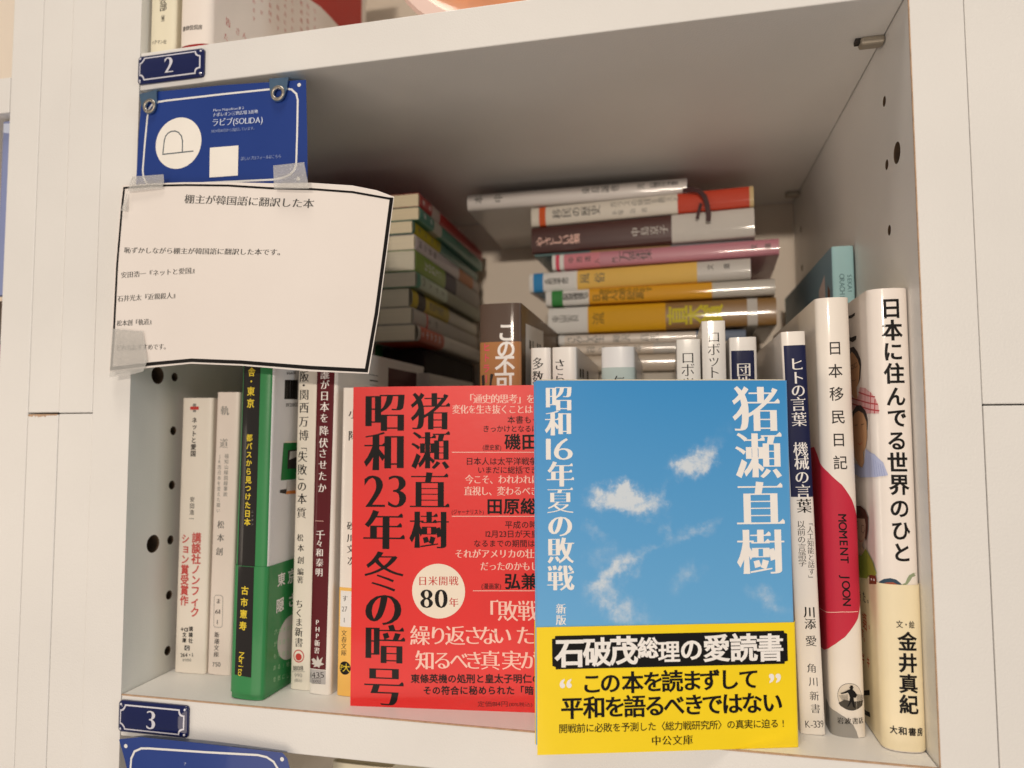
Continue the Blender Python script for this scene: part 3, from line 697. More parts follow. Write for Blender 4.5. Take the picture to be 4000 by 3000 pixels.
  ('v', '以前の言語学', (-0.7, 86.3), (-0.92, 70.24), 3.33, 'ml', 'ink'),
  ('c', '川', (0.96, 49.92), (0.96, 49.92), 4.85, 'mm', 'ink'),
  ('c', '添', (0.97, 44.98), (0.97, 44.98), 4.63, 'mm', 'ink'),
  ('c', '愛', (1.0, 38.06), (1.0, 38.06), 4.62, 'mm', 'ink'),
  ('c', '角', (0.64, 26.91), (0.64, 26.91), 3.97, 'ml', 'ink'),
  ('c', '川', (1.1, 21.47), (1.1, 21.47), 3.96, 'ml', 'ink'),
  ('c', '新', (1.18, 15.66), (1.18, 15.66), 3.95, 'ml', 'ink'),
  ('c', '書', (1.36, 10.54), (1.36, 10.54), 3.94, 'ml', 'ink'),
  ('h', 'K-339', (-3.18, 4.01), (4.75, 4.57), 4.17, 'ml', 'dark'),
 ],
 'mom': [
  ('c', '日', (0.11, 160.76), (0.11, 160.76), 6.13, 'g', 'dark'),
  ('c', '本', (-0.04, 150.98), (-0.04, 150.98), 6.1, 'g', 'dark'),
  ('c', '移', (0.07, 141.24), (0.07, 141.24), 6.08, 'g', 'dark'),
  ('c', '民', (0.39, 131.54), (0.39, 131.54), 6.05, 'g', 'dark'),
  ('c', '日', (0.23, 121.88), (0.23, 121.88), 6.03, 'g', 'dark'),
  ('c', '記', (0.55, 112.27), (0.55, 112.27), 6.0, 'g', 'dark'),
  ('l', [(-22.86, 47.89), (-1.08, 50.5), (6.31, 50.75)], 0.24, 'pinkwhite'),
  ('v', 'MOMENT JOON', (0.49, 89.21), (1.01, 54.57), 4.46, 'gb', 'ink', -90),
  ('p', [(-16.46, 11.84), (-10.48, 10.79), (-5.31, 9.63), (-1.81, 8.07), (1.53, 5.0), (2.83, 2.45), (3.79, -0.87), (-8.13, -1.62), (-19.07, -2.86)], 'grey3'),
  ('o', (0.92, 16.24), 5.46, 5.3, 'ink'),
  ('o', (0.92, 16.24), 5.3, 0.0, 'sketchpaper'),
  ('p', [(-4.22, 13.35), (-1.73, 14.95), (1.92, 14.45), (7.3, 14.75), (6.7, 12.78), (3.95, 11.5), (1.38, 10.84), (-1.13, 11.17), (-3.41, 12.34)], 'sketch'),
  ('l', [(-3.87, 16.38), (-0.19, 17.05)], 0.12, 'sketch'),
  ('l', [(3.54, 17.33), (9.15, 16.42)], 0.12, 'sketch'),
  ('l', [(-3.63, 16.08), (-0.2, 16.71)], 0.12, 'sketch'),
  ('l', [(3.52, 17.0), (8.67, 16.18)], 0.12, 'sketch'),
  ('l', [(-3.39, 15.77), (-0.22, 16.37)], 0.12, 'sketch'),
  ('l', [(3.51, 16.66), (8.31, 15.92)], 0.12, 'sketch'),
  ('l', [(-3.15, 15.47), (-0.23, 16.04)], 0.12, 'sketch'),
  ('l', [(3.49, 16.33), (8.02, 15.64)], 0.12, 'sketch'),
  ('l', [(-2.92, 15.16), (-0.24, 15.7)], 0.12, 'sketch'),
  ('l', [(3.47, 15.99), (7.76, 15.35)], 0.12, 'sketch'),
  ('l', [(-2.7, 14.85), (-0.25, 15.37)], 0.12, 'sketch'),
  ('l', [(3.46, 15.66), (7.52, 15.05)], 0.12, 'sketch'),
  ('l', [(-2.47, 14.54), (-0.27, 15.03)], 0.12, 'sketch'),
  ('l', [(3.44, 15.33), (7.3, 14.75)], 0.12, 'sketch'),
  ('l', [(-2.25, 14.23), (-0.28, 14.7)], 0.12, 'sketch'),
  ('l', [(3.42, 14.99), (7.09, 14.44)], 0.12, 'sketch'),
  ('l', [(-2.03, 13.91), (-0.29, 14.36)], 0.12, 'sketch'),
  ('l', [(3.41, 14.66), (6.9, 14.13)], 0.12, 'sketch'),
  ('p', [(0.72, 20.34), (0.96, 20.99), (1.8, 20.95), (2.01, 20.29), (2.24, 20.0), (1.83, 19.84), (1.81, 19.28), (2.71, 18.45), (3.67, 17.18), (2.81, 15.96), (1.99, 16.13), (2.13, 14.65), (2.34, 12.98), (2.54, 11.87), (1.64, 12.4), (1.22, 14.42), (0.76, 13.84), (0.0, 12.68), (-0.73, 12.06), (0.23, 14.18), (0.55, 16.06), (0.24, 17.22), (-0.15, 18.02), (-1.63, 17.45), (-2.96, 17.17), (-3.11, 17.52), (-1.6, 18.12), (-0.12, 19.06), (0.61, 19.33), (0.77, 19.79), (0.34, 19.91)], 'ink'),
  ('c', '岩波書店', (-3.67, 6.43), (5.28, 6.95), 2.69, 'mm', 'dark'),
 ],
 'nih': [
  ('c', '日', (0.7, 175.39), (0.7, 175.39), 8.61, 'gb', 'ink'),
  ('c', '本', (0.82, 166.35), (0.82, 166.35), 8.57, 'gb', 'ink'),
  ('c', 'に', (0.83, 157.69), (0.83, 157.69), 8.54, 'gb', 'ink'),
  ('c', '住', (1.03, 148.72), (1.03, 148.72), 8.51, 'gb', 'ink'),
  ('c', 'ん', (1.34, 139.44), (1.34, 139.44), 8.48, 'gb', 'ink'),
  ('c', 'で', (1.48, 130.89), (1.48, 130.89), 8.44, 'gb', 'ink'),
  ('c', 'る', (0.94, 121.69), (0.94, 121.69), 8.41, 'gb', 'ink'),
  ('c', '世', (1.0, 112.87), (1.0, 112.87), 8.38, 'gb', 'ink'),
  ('c', '界', (1.32, 104.08), (1.32, 104.08), 8.35, 'gb', 'ink'),
  ('c', 'の', (1.01, 94.74), (1.01, 94.74), 8.32, 'gb', 'ink'),
  ('c', 'ひ', (1.21, 85.96), (1.21, 85.96), 8.29, 'gb', 'ink'),
  ('c', 'と', (1.16, 77.29), (1.16, 77.29), 8.25, 'gb', 'ink'),
  ('c', '文・絵', (-0.98, 49.27), (3.77, 49.29), 2.99, 'g', 'ink'),
  ('c', '金', (1.98, 42.71), (1.98, 42.71), 7.53, 'gb', 'ink'),
  ('c', '井', (1.84, 34.5), (1.84, 34.5), 7.51, 'gb', 'ink'),
  ('c', '真', (1.7, 26.48), (1.7, 26.48), 7.48, 'gb', 'ink'),
  ('c', '紀', (1.56, 18.5), (1.56, 18.5), 7.46, 'gb', 'ink'),
  ('c', '大和書房', (-4.82, 8.26), (5.81, 8.13), 3.16, 'gb', 'ink'),
  ('p', [(-10.62, 63.76), (-9.22, 65.15), (-6.78, 66.36), (-3.76, 66.99), (-1.56, 66.58), (-0.06, 65.39), (0.69, 64.51), (0.65, 63.43), (-11.11, 62.28)], 'snake'),
  ('p', [(-8.42, 64.09), (-5.48, 65.14), (-2.68, 65.43), (-0.27, 64.29), (-0.3, 63.39), (-9.07, 62.61)], 'snakered'),
  ('p', [(0.7, 64.8), (1.94, 65.45), (2.7, 67.09), (3.59, 68.36), (5.88, 69.22), (9.01, 69.09), (6.52, 69.02), (7.46, 68.05), (5.22, 67.62), (4.17, 66.37), (2.81, 64.93), (0.92, 64.16)], 'snake2'),
 ],
 'nih_l': [
  ('p', [(-42.61, 177.94), (-35.93, 177.32), (-29.75, 177.38), (-30.23, 176.22), (-36.13, 175.88), (-41.43, 176.52)], 'ink'),
  ('p', [(-43.57, 168.68), (-38.15, 167.36), (-31.62, 167.28), (-28.49, 166.97), (-29.48, 165.46), (-35.17, 164.99), (-40.03, 165.91), (-43.71, 167.63)], 'ink'),
  ('p', [(-46.84, 160.27), (-40.44, 163.0), (-33.85, 162.77), (-27.88, 159.99), (-23.08, 155.89), (-22.6, 153.85), (-24.89, 148.05), (-28.26, 145.86), (-43.61, 146.36), (-48.03, 151.78)], 'hair'),
  ('p', [(-47.26, 157.3), (-41.74, 159.76), (-37.37, 160.99), (-31.99, 158.78), (-27.61, 156.31), (-24.95, 153.26), (-26.35, 148.55), (-28.26, 145.86), (-31.58, 144.43), (-30.57, 140.31), (-32.35, 138.84), (-36.17, 140.14), (-41.56, 142.88), (-48.76, 146.67)], 'skin'),
  ('p', [(-41.79, 141.21), (-36.18, 140.05), (-32.35, 138.84), (-27.79, 141.4), (-26.16, 144.33), (-17.38, 143.45), (-10.41, 141.37), (-7.58, 138.62), (-6.23, 135.96), (-6.16, 132.57), (-11.06, 132.72), (-15.96, 132.74), (-21.51, 134.42), (-30.29, 136.65), (-43.68, 133.7)], 'checks'),
  ('l', [(-40.28, 140.1), (-6.69, 136.34)], 0.58, 'redcheck'),
  ('l', [(-41.43, 137.84), (-6.11, 133.7)], 0.58, 'redcheck'),
  ('l', [(-27.98, 142.21), (-8.07, 139.39)], 0.56, 'redcheck'),
  ('l', [(-17.41, 143.25), (-18.66, 133.96)], 0.54, 'redcheck'),
  ('l', [(-10.44, 140.99), (-11.47, 132.84)], 0.53, 'redcheck'),
  ('l', [(-7.86, 138.25), (-8.42, 132.79)], 0.52, 'redcheck'),
  ('l', [(-42.47, 154.53), (-36.58, 154.87), (-33.54, 153.37), (-37.65, 153.08), (-42.22, 153.88)], 0.19, 'hair'),
  ('l', [(-34.14, 154.86), (-28.99, 155.31), (-27.96, 153.71), (-31.96, 153.24), (-34.14, 154.86)], 0.18, 'hair'),
  ('l', [(-38.33, 148.13), (-35.15, 147.51), (-31.88, 148.04)], 0.18, 'hair'),
  ('p', [(-42.58, 125.68), (-39.94, 133.7), (-32.15, 136.52), (-25.08, 136.52), (-17.88, 133.95), (-15.27, 130.01), (-16.35, 125.78)], 'hair'),
  ('p', [(-43.43, 119.53), (-42.04, 129.52), (-35.52, 133.23), (-28.19, 134.19), (-21.47, 132.95), (-16.66, 129.31), (-16.73, 122.95), (-19.4, 118.64), (-23.7, 116.36), (-22.93, 112.08), (-25.95, 109.77), (-31.4, 110.57), (-39.62, 114.31)], 'skin'),
  ('p', [(-43.07, 111.12), (-34.23, 110.8), (-26.0, 109.4), (-22.39, 112.11), (-19.49, 117.93), (-9.33, 116.14), (-4.93, 112.81), (-3.08, 107.74), (-8.78, 106.89), (-29.31, 105.34), (-43.71, 106.5)], 'paleblue'),
  ('l', [(-18.46, 115.83), (-17.86, 106.69)], 0.15, 'bluestripe'),
  ('l', [(-15.18, 115.25), (-14.25, 106.93)], 0.15, 'bluestripe'),
  ('l', [(-12.11, 114.68), (-11.25, 107.12)], 0.15, 'bluestripe'),
  ('l', [(-10.18, 114.05), (-9.42, 107.21)], 0.15, 'bluestripe'),
  ('l', [(-8.73, 113.41), (-7.95, 107.27)], 0.15, 'bluestripe'),
  ('l', [(-7.48, 112.75), (-6.66, 107.31)], 0.14, 'bluestripe'),
  ('l', [(-6.35, 112.1), (-5.49, 107.35)], 0.14, 'bluestripe'),
  ('l', [(-5.31, 111.44), (-4.4, 107.37)], 0.14, 'bluestripe'),
  ('l', [(-35.37, 127.96), (-30.72, 128.09)], 0.23, 'hair'),
  ('l', [(-24.85, 128.07), (-20.2, 128.48)], 0.22, 'hair'),
  ('l', [(-31.52, 120.16), (-28.22, 119.5), (-23.95, 120.54)], 0.23, 'redink'),
  ('c', 'る', (-49.24, 97.19), (-49.24, 97.19), 14.33, 'gb', 'ink'),
  ('p', [(-40.67, 91.96), (-30.34, 93.06), (-23.07, 92.09), (-19.14, 89.47), (-20.15, 83.98), (-23.36, 79.08), (-25.39, 80.13), (-43.48, 77.41)], 'brownhair'),
  ('p', [(-42.24, 86.43), (-38.99, 86.63), (-24.3, 88.25), (-23.17, 85.88), (-24.54, 81.03), (-27.85, 78.19), (-30.35, 76.22), (-26.88, 74.44), (-29.39, 72.25), (-37.17, 71.1), (-44.29, 71.52)], 'skin2'),
  ('p', [(-44.5, 70.04), (-37.19, 70.89), (-31.73, 71.56), (-24.55, 75.6), (-19.77, 74.11), (-13.91, 71.76), (-10.81, 68.23), (-11.56, 67.07), (-20.93, 65.32), (-24.02, 63.35), (-45.92, 59.68)], 'lime'),
  ('p', [(-20.23, 65.34), (-17.35, 66.22), (-11.56, 66.99), (-10.85, 65.64), (-10.84, 63.8), (-20.71, 61.75)], 'cat'),
  ('l', [(-17.59, 64.37), (-16.61, 64.57)], 0.86, 'white2'),
  ('l', [(-13.88, 64.87), (-12.55, 65.15)], 0.85, 'white2'),
  ('l', [(-38.38, 85.28), (-35.18, 85.69), (-35.6, 82.62), (-38.0, 82.29)], 0.23, 'brownhair'),
  ('l', [(-29.18, 84.88), (-25.44, 85.18), (-24.52, 83.37), (-27.07, 81.83), (-30.3, 82.16), (-29.18, 84.88)], 0.22, 'brownhair'),
  ('l', [(-36.98, 78.18), (-32.45, 77.48), (-29.01, 78.4)], 0.23, 'redink'),
 ],
 'nihband_l': [
  ('c', 'き', (-37.24, 53.43), (-37.24, 53.43), 5.3, 'g', 'ink'),
  ('c', 'た', (-29.57, 54.4), (-29.57, 54.4), 5.17, 'g', 'ink'),
  ('c', '。', (-22.28, 55.12), (-22.28, 55.12), 4.39, 'g', 'ink'),
  ('c', '物', (-43.58, 41.41), (-43.58, 41.41), 7.75, 'g', 'orangered'),
  ('c', '語', (-30.21, 44.1), (-30.21, 44.1), 7.43, 'g', 'orangered'),
  ('c', '。', (-21.54, 44.86), (-21.54, 44.86), 4.81, 'g', 'orangered'),
  ('c', 'す', (-34.0, 37.99), (-34.0, 37.99), 4.56, 'g', 'orangered'),
  ('c', '。', (-30.42, 37.05), (-30.42, 37.05), 4.51, 'g', 'orangered'),
  ('c', 'ギ', (-35.03, 26.99), (-35.03, 26.99), 5.26, 'g', 'orangered'),
  ('c', 'キ', (-26.57, 28.09), (-26.57, 28.09), 5.12, 'g', 'orangered'),
  ('p', [(-39.84, 11.5), (-26.24, 16.7), (-25.94, 14.68), (-40.12, 9.42)], 'ink'),
  ('p', [(-40.78, 4.5), (-33.15, 5.61), (-26.93, 7.22), (-26.32, 5.45), (-33.43, 3.58), (-41.12, 1.99)], 'ink'),
 ],
 'tba': [
  ('c', '部', (0.57, 25.56), (0.57, 25.56), 4.42, 'mm', 'dark'),
  ('c', '会', (0.17, 29.59), (0.17, 29.59), 4.42, 'mm', 'dark'),
  ('v', '〔著〕', (0.6, 21.66), (0.54, 17.54), 2.2, 'g', 'dark'),
  ('h', 'ックマン社', (-6.51, 7.73), (3.18, 6.77), 2.34, 'g', 'dark'),
 ],
 'tbb': [
  ('h', '書肆侃侃房', (-7.63, 12.4), (5.35, 11.8), 2.73, 'g', 'dark'),
 ],
 'tbb_r': [
  ('c', '皆', (23.38, 22.03), (23.38, 22.03), 4.67, 'm', 'redink'),
  ('c', 'さ', (31.97, 22.02), (31.97, 22.02), 4.5, 'm', 'redink'),
  ('c', 'ん', (38.34, 23.14), (38.34, 23.14), 4.28, 'm', 'redink'),
  ('c', 'た', (22.01, 13.29), (22.01, 13.29), 4.1, 'm', 'redink'),
  ('v', 'のます', (46.35, 47.61), (46.67, 37.6), 2.93, 'm', 'redink'),
  ('v', 'のが', (53.91, 53.2), (54.16, 45.64), 2.99, 'm', 'redink'),
  ('v', '最も集団を', (62.3, 64.25), (62.88, 45.9), 3.06, 'm', 'redink'),
  ('v', '力を目指す', (70.48, 71.4), (71.25, 46.27), 3.12, 'm', 'redink'),
  ('v', '人間の力にす', (78.58, 74.48), (79.33, 49.36), 3.18, 'm', 'redink'),
  ('v', 'ひとだちに', (86.99, 77.67), (87.65, 55.12), 3.24, 'm', 'redink'),
  ('v', '目標達成は', (97.69, 83.26), (98.32, 61.2), 3.33, 'm', 'redink'),
  ('v', '高い務め', (105.99, 80.78), (106.4, 66.02), 3.38, 'm', 'redink'),
  ('v', '今する', (115.11, 82.96), (115.42, 71.83), 3.45, 'm', 'redink'),
 ],
 'card': [
  ('h', 'Place Napoléon III 2', (45.36, 284.05), (62.33, 283.52), 1.81, 'm', 'palewhite'),
  ('h', 'ナポレオン三世広場 2番地', (45.05, 281.65), (69.96, 280.93), 2.2, 'mm', 'palewhite'),
  ('h', 'ラビブ(SOLIDA)', (44.69, 277.91), (72.73, 276.51), 4.27, 'mm', 'palewhite'),
  ('h', '2024年10月から出店しています。', (44.38, 273.53), (69.32, 272.73), 1.94, 'mm', 'palewhite2'),
  ('h', '詳しいプロフィールはこちら', (61.17, 258.24), (82.84, 257.64), 2.03, 'mm', 'palewhite2'),
 ],
 'note': [
  ('h', '棚主が韓国語に翻訳した本', (32.74, 239.73), (101.96, 232.12), 4.84, 'mm', 'grey2'),
  ('h', '恥ずかしながら棚主が韓国語に翻訳した本です。', (-0.78, 216.37), (87.38, 210.08), 3.35, 'mm', 'grey2'),
  ('h', '安田浩一『ネットと愛国』', (-2.18, 203.92), (41.4, 204.14), 3.34, 'mm', 'grey2'),
  ('h', '石井光太『近親殺人』', (-3.69, 192.2), (31.03, 192.47), 3.33, 'mm', 'grey2'),
  ('h', '松本創『軌道』', (-3.72, 179.97), (17.85, 180.12), 3.31, 'mm', 'grey2'),
  ('h', 'どれもおすすめです。', (-3.6, 167.72), (26.38, 167.65), 3.29, 'mm', 'grey2'),
 ],
}

# ------------------------------------------------------------------ books
def fold(w, b, r, d, off=0.0, n=26):
    """outline of a jacket seen from above: left cover, rounded spine, right cover"""
    pts = [(-w / 2 - off, d)]
    for i in range(n + 1):
        th = math.pi * (1 + i / n); c, s = math.cos(th), math.sin(th)
        x = (w / 2 + off) * math.copysign(abs(c) ** (2 / b), c); y = r - (r + off) * abs(s) ** (2 / b)
        pts.append((x, y))
    pts.append((w / 2 + off, d)); return pts
def fold_map(w, b, r):
    """(s,v,eps) -> point; s runs along the jacket: |s| = |x| + y"""
    tab = []
    N = 160
    for i in range(N + 1):
        th = math.pi * (1.5 + 0.5 * i / N); c, s = math.cos(th), math.sin(th)
        x = w / 2 * abs(c) ** (2 / b); y = r - r * abs(s) ** (2 / b); tab.append((x + y, x, y))
    def f(s, v, eps):
        q = abs(s); sg = 1 if s >= 0 else -1
        if q >= tab[-1][0]: return (sg * (w / 2 + eps), q - w / 2, v)
        lo, hi = 0, N
        while hi - lo > 1:
            m = (lo + hi) // 2
            if tab[m][0] <= q: lo = m
            else: hi = m
        a, c = tab[lo], tab[hi]; t = (q - a[0]) / max(1e-9, c[0] - a[0])
        x = a[1] + (c[1] - a[1]) * t; y = a[2] + (c[2] - a[2]) * t
        tx, ty = c[1] - a[1], c[2] - a[2]; L = math.hypot(tx, ty) or 1
        return (sg * (x + ty / L * eps), y - tx / L * eps, v)
    return f
def shell(name, w, b, r, d, z0, z1, off, th, mats, parent, curlfn=None):
    o_ = fold(w, b, r, d, off); i_ = fold(w, b, r, d, off - th)
    n = len(o_); V = []; Fa = []
    V += [(x, y, z0) for x, y in o_] + [(x, y, z1) for x, y in o_] + [(x, y, z0) for x, y in i_] + [(x, y, z1) for x, y in i_]
    for k in range(n - 1):
        Fa += [(k, k + 1, n + k + 1, n + k), (2 * n + k + 1, 2 * n + k, 3 * n + k, 3 * n + k + 1),
               (n + k, n + k + 1, 3 * n + k + 1, 3 * n + k), (k + 1, k, 2 * n + k, 2 * n + k + 1)]
    Fa += [(0, n, 3 * n, 2 * n), (n - 1, 3 * n - 1, 4 * n - 1, 2 * n - 1)]
    return mesh(name, V, Fa, mats, parent, smooth=35)
def book(name, label, M, w, h, d, cover, group=None, b=3.2, r=1.8, gloss=0.4, page='#e9dcc0', band=None, art=None,
         band_art=None, category='book', page_in=1.0, top_in=1.0, foot_in=1.0, covermat=None, ct=0.55):
    """M: frame at the foot of the spine, x across the spine, y into the book, z up the spine"""
    e = empty(name, M); tag(e, label, category, group)
    shell('cover', w, b, r, d, 0, h, 0, ct, [covermat or paper(cover, gloss)], e)
    x = w / 2 - ct - 0.12
    box('page_block', (-x, max(1.0, r * 0.8), foot_in), (x, d - page_in, h - top_in), pages(page), e, 0.35)
    mf = fold_map(w, b, r)
    cuts = [sg * (w / 2 + r) * k for sg in (-1, 1) for k in (.05, .15, .25, .35, .45, .55, .62, .68, .74, .79, .83, .87, .9, .93, .96, .98, 1.0)] + [0]
    if art: make_print('printed_design', art, mf, e, gloss, cuts)
    if band:
        v0, v1, bc = band
        shell('paper_band', w, b, r, d + 0.3, v0 + 0.02, v1, 0.42, 0.2, [paper(bc, gloss)], e)
    if band_art: make_print('band_lettering', band_art, mf, e, gloss, cuts, eps0=0.5)
    return e
def frame(x, y, z, yaw=0, lean=0, ry=None):
    return Matrix.Translation((x, y, z)) @ Matrix.Rotation(R(yaw), 4, 'Z') @ Matrix.Rotation(R(lean if ry is None else ry), 4, 'Y')
D = DATA
ROW = 'books standing in the front row'

# ================================================================== BOOKCASE
W, H, DP = 357.6, 300.6, 271.4
bc = empty('bookcase', Matrix.Identity(4))
tag(bc, 'white laminate bookcase whose open compartment holds all the standing and stacked books', 'bookcase')
def side_panel(x_in, sgn, holes, th=19.6):
    """panel whose inner face lies at x_in, drilled for shelf pins"""
    outline_ = [(0.0, -345), (DP + 6, -345), (DP + 6, 660), (0.0, 660)]
    hs = [[(y + r_ * math.cos(2 * math.pi * i / 20), z + r_ * math.sin(2 * math.pi * i / 20)) for i in range(20)] for y, z, r_ in holes]
    V2, F = tess([outline_] + [q[::-1] for q in hs])
    V = [(x_in, y, z) for y, z in V2]; Fa = [f if sgn < 0 else f[::-1] for f in F]
    Fa = [tuple(f) for f in Fa]
    for c in hs:                      # bored holes
        b = len(V); k = len(c)
        V += [(x_in, y, z) for y, z in c] + [(x_in + sgn * 9, y, z) for y, z in c]
        for i in range(k): Fa.append((b + i, b + (i + 1) % k, b + k + (i + 1) % k, b + k + i))
        Fa.append(tuple(b + k + i for i in range(k)))
    nb0 = len(F); nb1 = len(Fa)
    b = len(V); c = outline_; bv = 0.5
    V += [(x_in, y, z) for y, z in c] + [(x_in + sgn * th, y, z) for y, z in c]
    for i in range(4): Fa.append((b + i, b + (i + 1) % 4, b + 4 + (i + 1) % 4, b + 4 + i))
    Fa.append((b + 4, b + 5, b + 6, b + 7))
    o = mesh('side_panel', V, Fa, [WHITE, CHIP], bc, midx=[1 if nb0 <= i < nb1 else 0 for i in range(len(Fa))])
    bm = bmesh.new(); bm.from_mesh(o.data); bmesh.ops.remove_doubles(bm, verts=bm.verts, dist=1e-7)
    bmesh.ops.recalc_face_normals(bm, faces=bm.faces); bm.to_mesh(o.data); bm.free()
    return o
pins = [(32, z, 2.4) for z in (272, 243.3, 214.3, 185.3, 156, 127, 97.9, 68.8, 39.9, 10.9)]
cams = [(19, 156, 4.6), (19, 68.8, 4.6)]
back_pins = [(242, z, 2.4) for z in (272, 243.3, 214.3, 185.3, 156, 127)]
side_panel(0, -1, pins + cams + back_pins, 21.5)
side_panel(W, 1, [(35.4, z, 2.3) for z in (272.5, 243.6, 214, 185, 156, 127, 97.9, 68.8)] + [(21, 243.4, 4.6), (21, 156, 4.6)] + back_pins)
for z in (H, -19.5, 640):
    box('shelf_board', (0.35, 0.0, z + 0.0), (W - 0.35, DP - 0.5, z + 19.5), WHITE, bc, 0.5)
box('back_panel', (-8, DP, -345), (W + 8, DP + 3, 660), pmat('back_board', (0.83, 0.73, 0.62), 0.5, 0, 0.03, 10), bc, 0)
for (x, y) in ((352.6, 32.5), (352.8, 243)):
    bmp = box('shelf_pin', (x - 5.2, y - 3.2, H - 3.6), (x + 4.8, y + 3.2, H - 0.05), PIN, bc, 1.2)
box('pin_tip', (345.4, 30.4, H - 2.2), (347.6, 34.0, H - 0.1), pmat('dark_gap', '#2a2522', 0.7), bmp, 0.3)

TAN = pmat('tan_edge_line', '#b8977a', 0.6, 0, 0.2, 300)
box('edge_band', (0.4, -0.12, -0.55), (W - 0.4, 0.5, 0.06), TAN, bc, 0)
box('edge_band', (W - 0.06, -0.12, 0.1), (W + 0.35, 0.5, H), TAN, bc, 0)

# filler strips and the neighbouring bookcases
def strip(x0, x1, z0, z1, label, dy=0.0):
    o = box('filler_board', (x0, dy, z0), (x1, 40, z1), WHITE, None, 0.45)
    return tag(o, label, 'filler board', 'white filler boards between the bookcases')
strip(-60.95, -42.15, 136.6, 660, 'upper of the two white filler boards farthest left, ending at a chipped joint', 0.15)
strip(-42.0, -21.75, 136.3, 660, 'upper white filler board directly beside the left edge panel of the middle bookcase', -0.1)
lowstrip0 = strip(-60.9, -42.2, -345, 135.5, 'lower white filler board on the far left, below the chipped joint', 0.0)
lowstrip = strip(-42.05, -21.7, -345, 135.9, 'lower white filler board next to the middle bookcase, left of the plate numbered 3', 0.2)
_r = random.Random(3)
_c = [(-60.6 + k * .62, 135.2 - _r.random() * (1.1 if k < 18 else .3)) for k in range(29)]
ruled('chipped_edge', _c + [(-42.6, 135.75), (-60.6, 135.75)], -0.06, 0.4, TAN, lowstrip0)
strip(377.55, 420, 135.8, 660, 'upper white filler board at the right edge of the picture, above the horizontal seam', 0.1)
strip(377.6, 420, -345, 135.2, 'lower white filler board at the right edge of the picture, below the horizontal seam', -0.1)
nb = empty('bookcase', Matrix.Translation((-61, 0, 0))); tag(nb, 'neighbouring white bookcase cut off by the left edge of the picture', 'bookcase')
box('side_panel', (-19.4, 0, -345), (-0.1, DP, 660), WHITE, nb, 0.5)
box('shelf_board', (-780, 0, 297.5), (-19.8, DP, 317), WHITE, nb, 0.5)
box('shelf_board', (-780, 0, -30), (-19.8, DP, -10.5), WHITE, nb, 0.5)
box('side_panel', (-800, 0, -345), (-780.4, DP, 660), WHITE, nb, 0.5)
box('back_panel', (-800, DP, -345), (0, DP + 3, 660), MATS['back_board'], nb, 0)
# what shows of the neighbour's compartment
e = book('book', 'pale blue book at the left edge of the picture, in the neighbouring bookcase', frame(-86.6, 6, 200, 0, 0), 11, 96, 120, '#8792bd', r=1.5,
         art=[('p', [(-5, 90), (5, 88), (5, 94), (-5, 95)], 'palewhite')])
tag(e, group='books in the neighbouring bookcase')
for k, (z, hh, c, l) in enumerate(((-10.4, 70, '#2b2422', 'dark brown book at the left edge of the picture, lowest of its pile'),
                                  (60, 60, '#2e5a46', 'dark green book at the left edge of the picture, under the pink one'),
                                  (120.5, 40, '#3a2b28', 'black book at the left edge of the picture, between the green and the pink'),
                                  (161, 14, '#8e3050', 'dark pink book at the left edge of the picture'),
                                  (175.5, 24, '#4a3a2c', 'brown book right under the pale blue one at the left edge'))):
    e = book('book', l, frame(-83, 16, z + hh / 2, 0, 0, -90), hh, 148, 105, c, group='books in the neighbouring bookcase')

# ================================================================== BOOKS IN THE FRONT ROW
book('paperback_book', 'thin cream white paperback with a red cross mark and red lettering, leftmost of the row', frame(13, 32, .2, 0, .4), 18.6, 144.3, 103, '#efe6da', ROW, r=2.2,
     art=D['kod'], page='#e8d9b9')
book('paperback_book', 'plain pinkish white paperback with grey lettering beside the green book', frame(29.6, 33, .2, 0, .9), 13.6, 147.2, 103, '#efe2d8', ROW, art=D['kid'], r=2)
gw = 17.6
green_art = [('p', [(9.43, 160), (9.43, 156), (10.2, 62.1), (31.1, 61.2), (120, 59), (120, 186), (9.8, 186)], 'white2')] + D['green']
greenr = [e for e in D['green_r'] if not (e[0] in 'cvh' and e[2][1] < 60)]
greenb = [e for e in D['green_r'] if e[0] in 'cvh' and e[2][1] < 60]
greenb = [('p', [(31.5 + 11.5 * math.cos(t * .26), 23.4 + 10.8 * math.sin(t * .26)) for t in range(24)], 'palegrey')] + greenb
book('hardcover_book', 'green book with a black spine panel and yellow dotted lettering', frame(63.3, 5.5, .4, -2, 1.1), gw, 183, 122, '#2a8447', ROW, r=3.2, b=2.8, gloss=0.6,
     art=green_art + greenr, band=(2.5, 62.0, '#2a8447'), band_art=[('p', [(-6.35, 61.8), (-6.12, 10.96), (3.36, 10.5), (2.9, 61.8)], 'black')] + [q for q in D['green'] if q[0] in 'cvh' and q[2][1] < 62] + greenb)
book('paperback_book', 'cream white paperback with black lettering and a red round emblem, right of the green book', frame(82.2, 22.5, .2, -1.5, .7), 11.2, 168, 104, '#f0e9db', ROW, r=2, art=D['chik'])
php_art = [('p', [(-9, 11.7), (3.4, 11.8), (4.6, 156), (4.9, 170), (-9, 170)], 'maroon'), ('p', [(-9, 5.0), (3.4, 4.9), (3.4, 11.5), (-9, 11.4)], 'silver')]
php_r = [('r', (43.5 + 24, 100), (112.3, 162.8), 'maroon2')] + [q for q in D['php_r'] if q[0] == 'r']
php_r = [('p', [(67.4, 162.7), (112.3, 162.9), (112.3, 90), (67.4, 90)], 'maroon2')] + [q for q in D['php_r'] if q[0] == 'r']
book('paperback_book', 'maroon and white paperback with white lettering and a white winged emblem', frame(94.4, 19, .2, -1, .7), 11.6, 168, 119, '#f0ebe4', ROW, r=2.2, art=php_art + D['php'] + php_r)
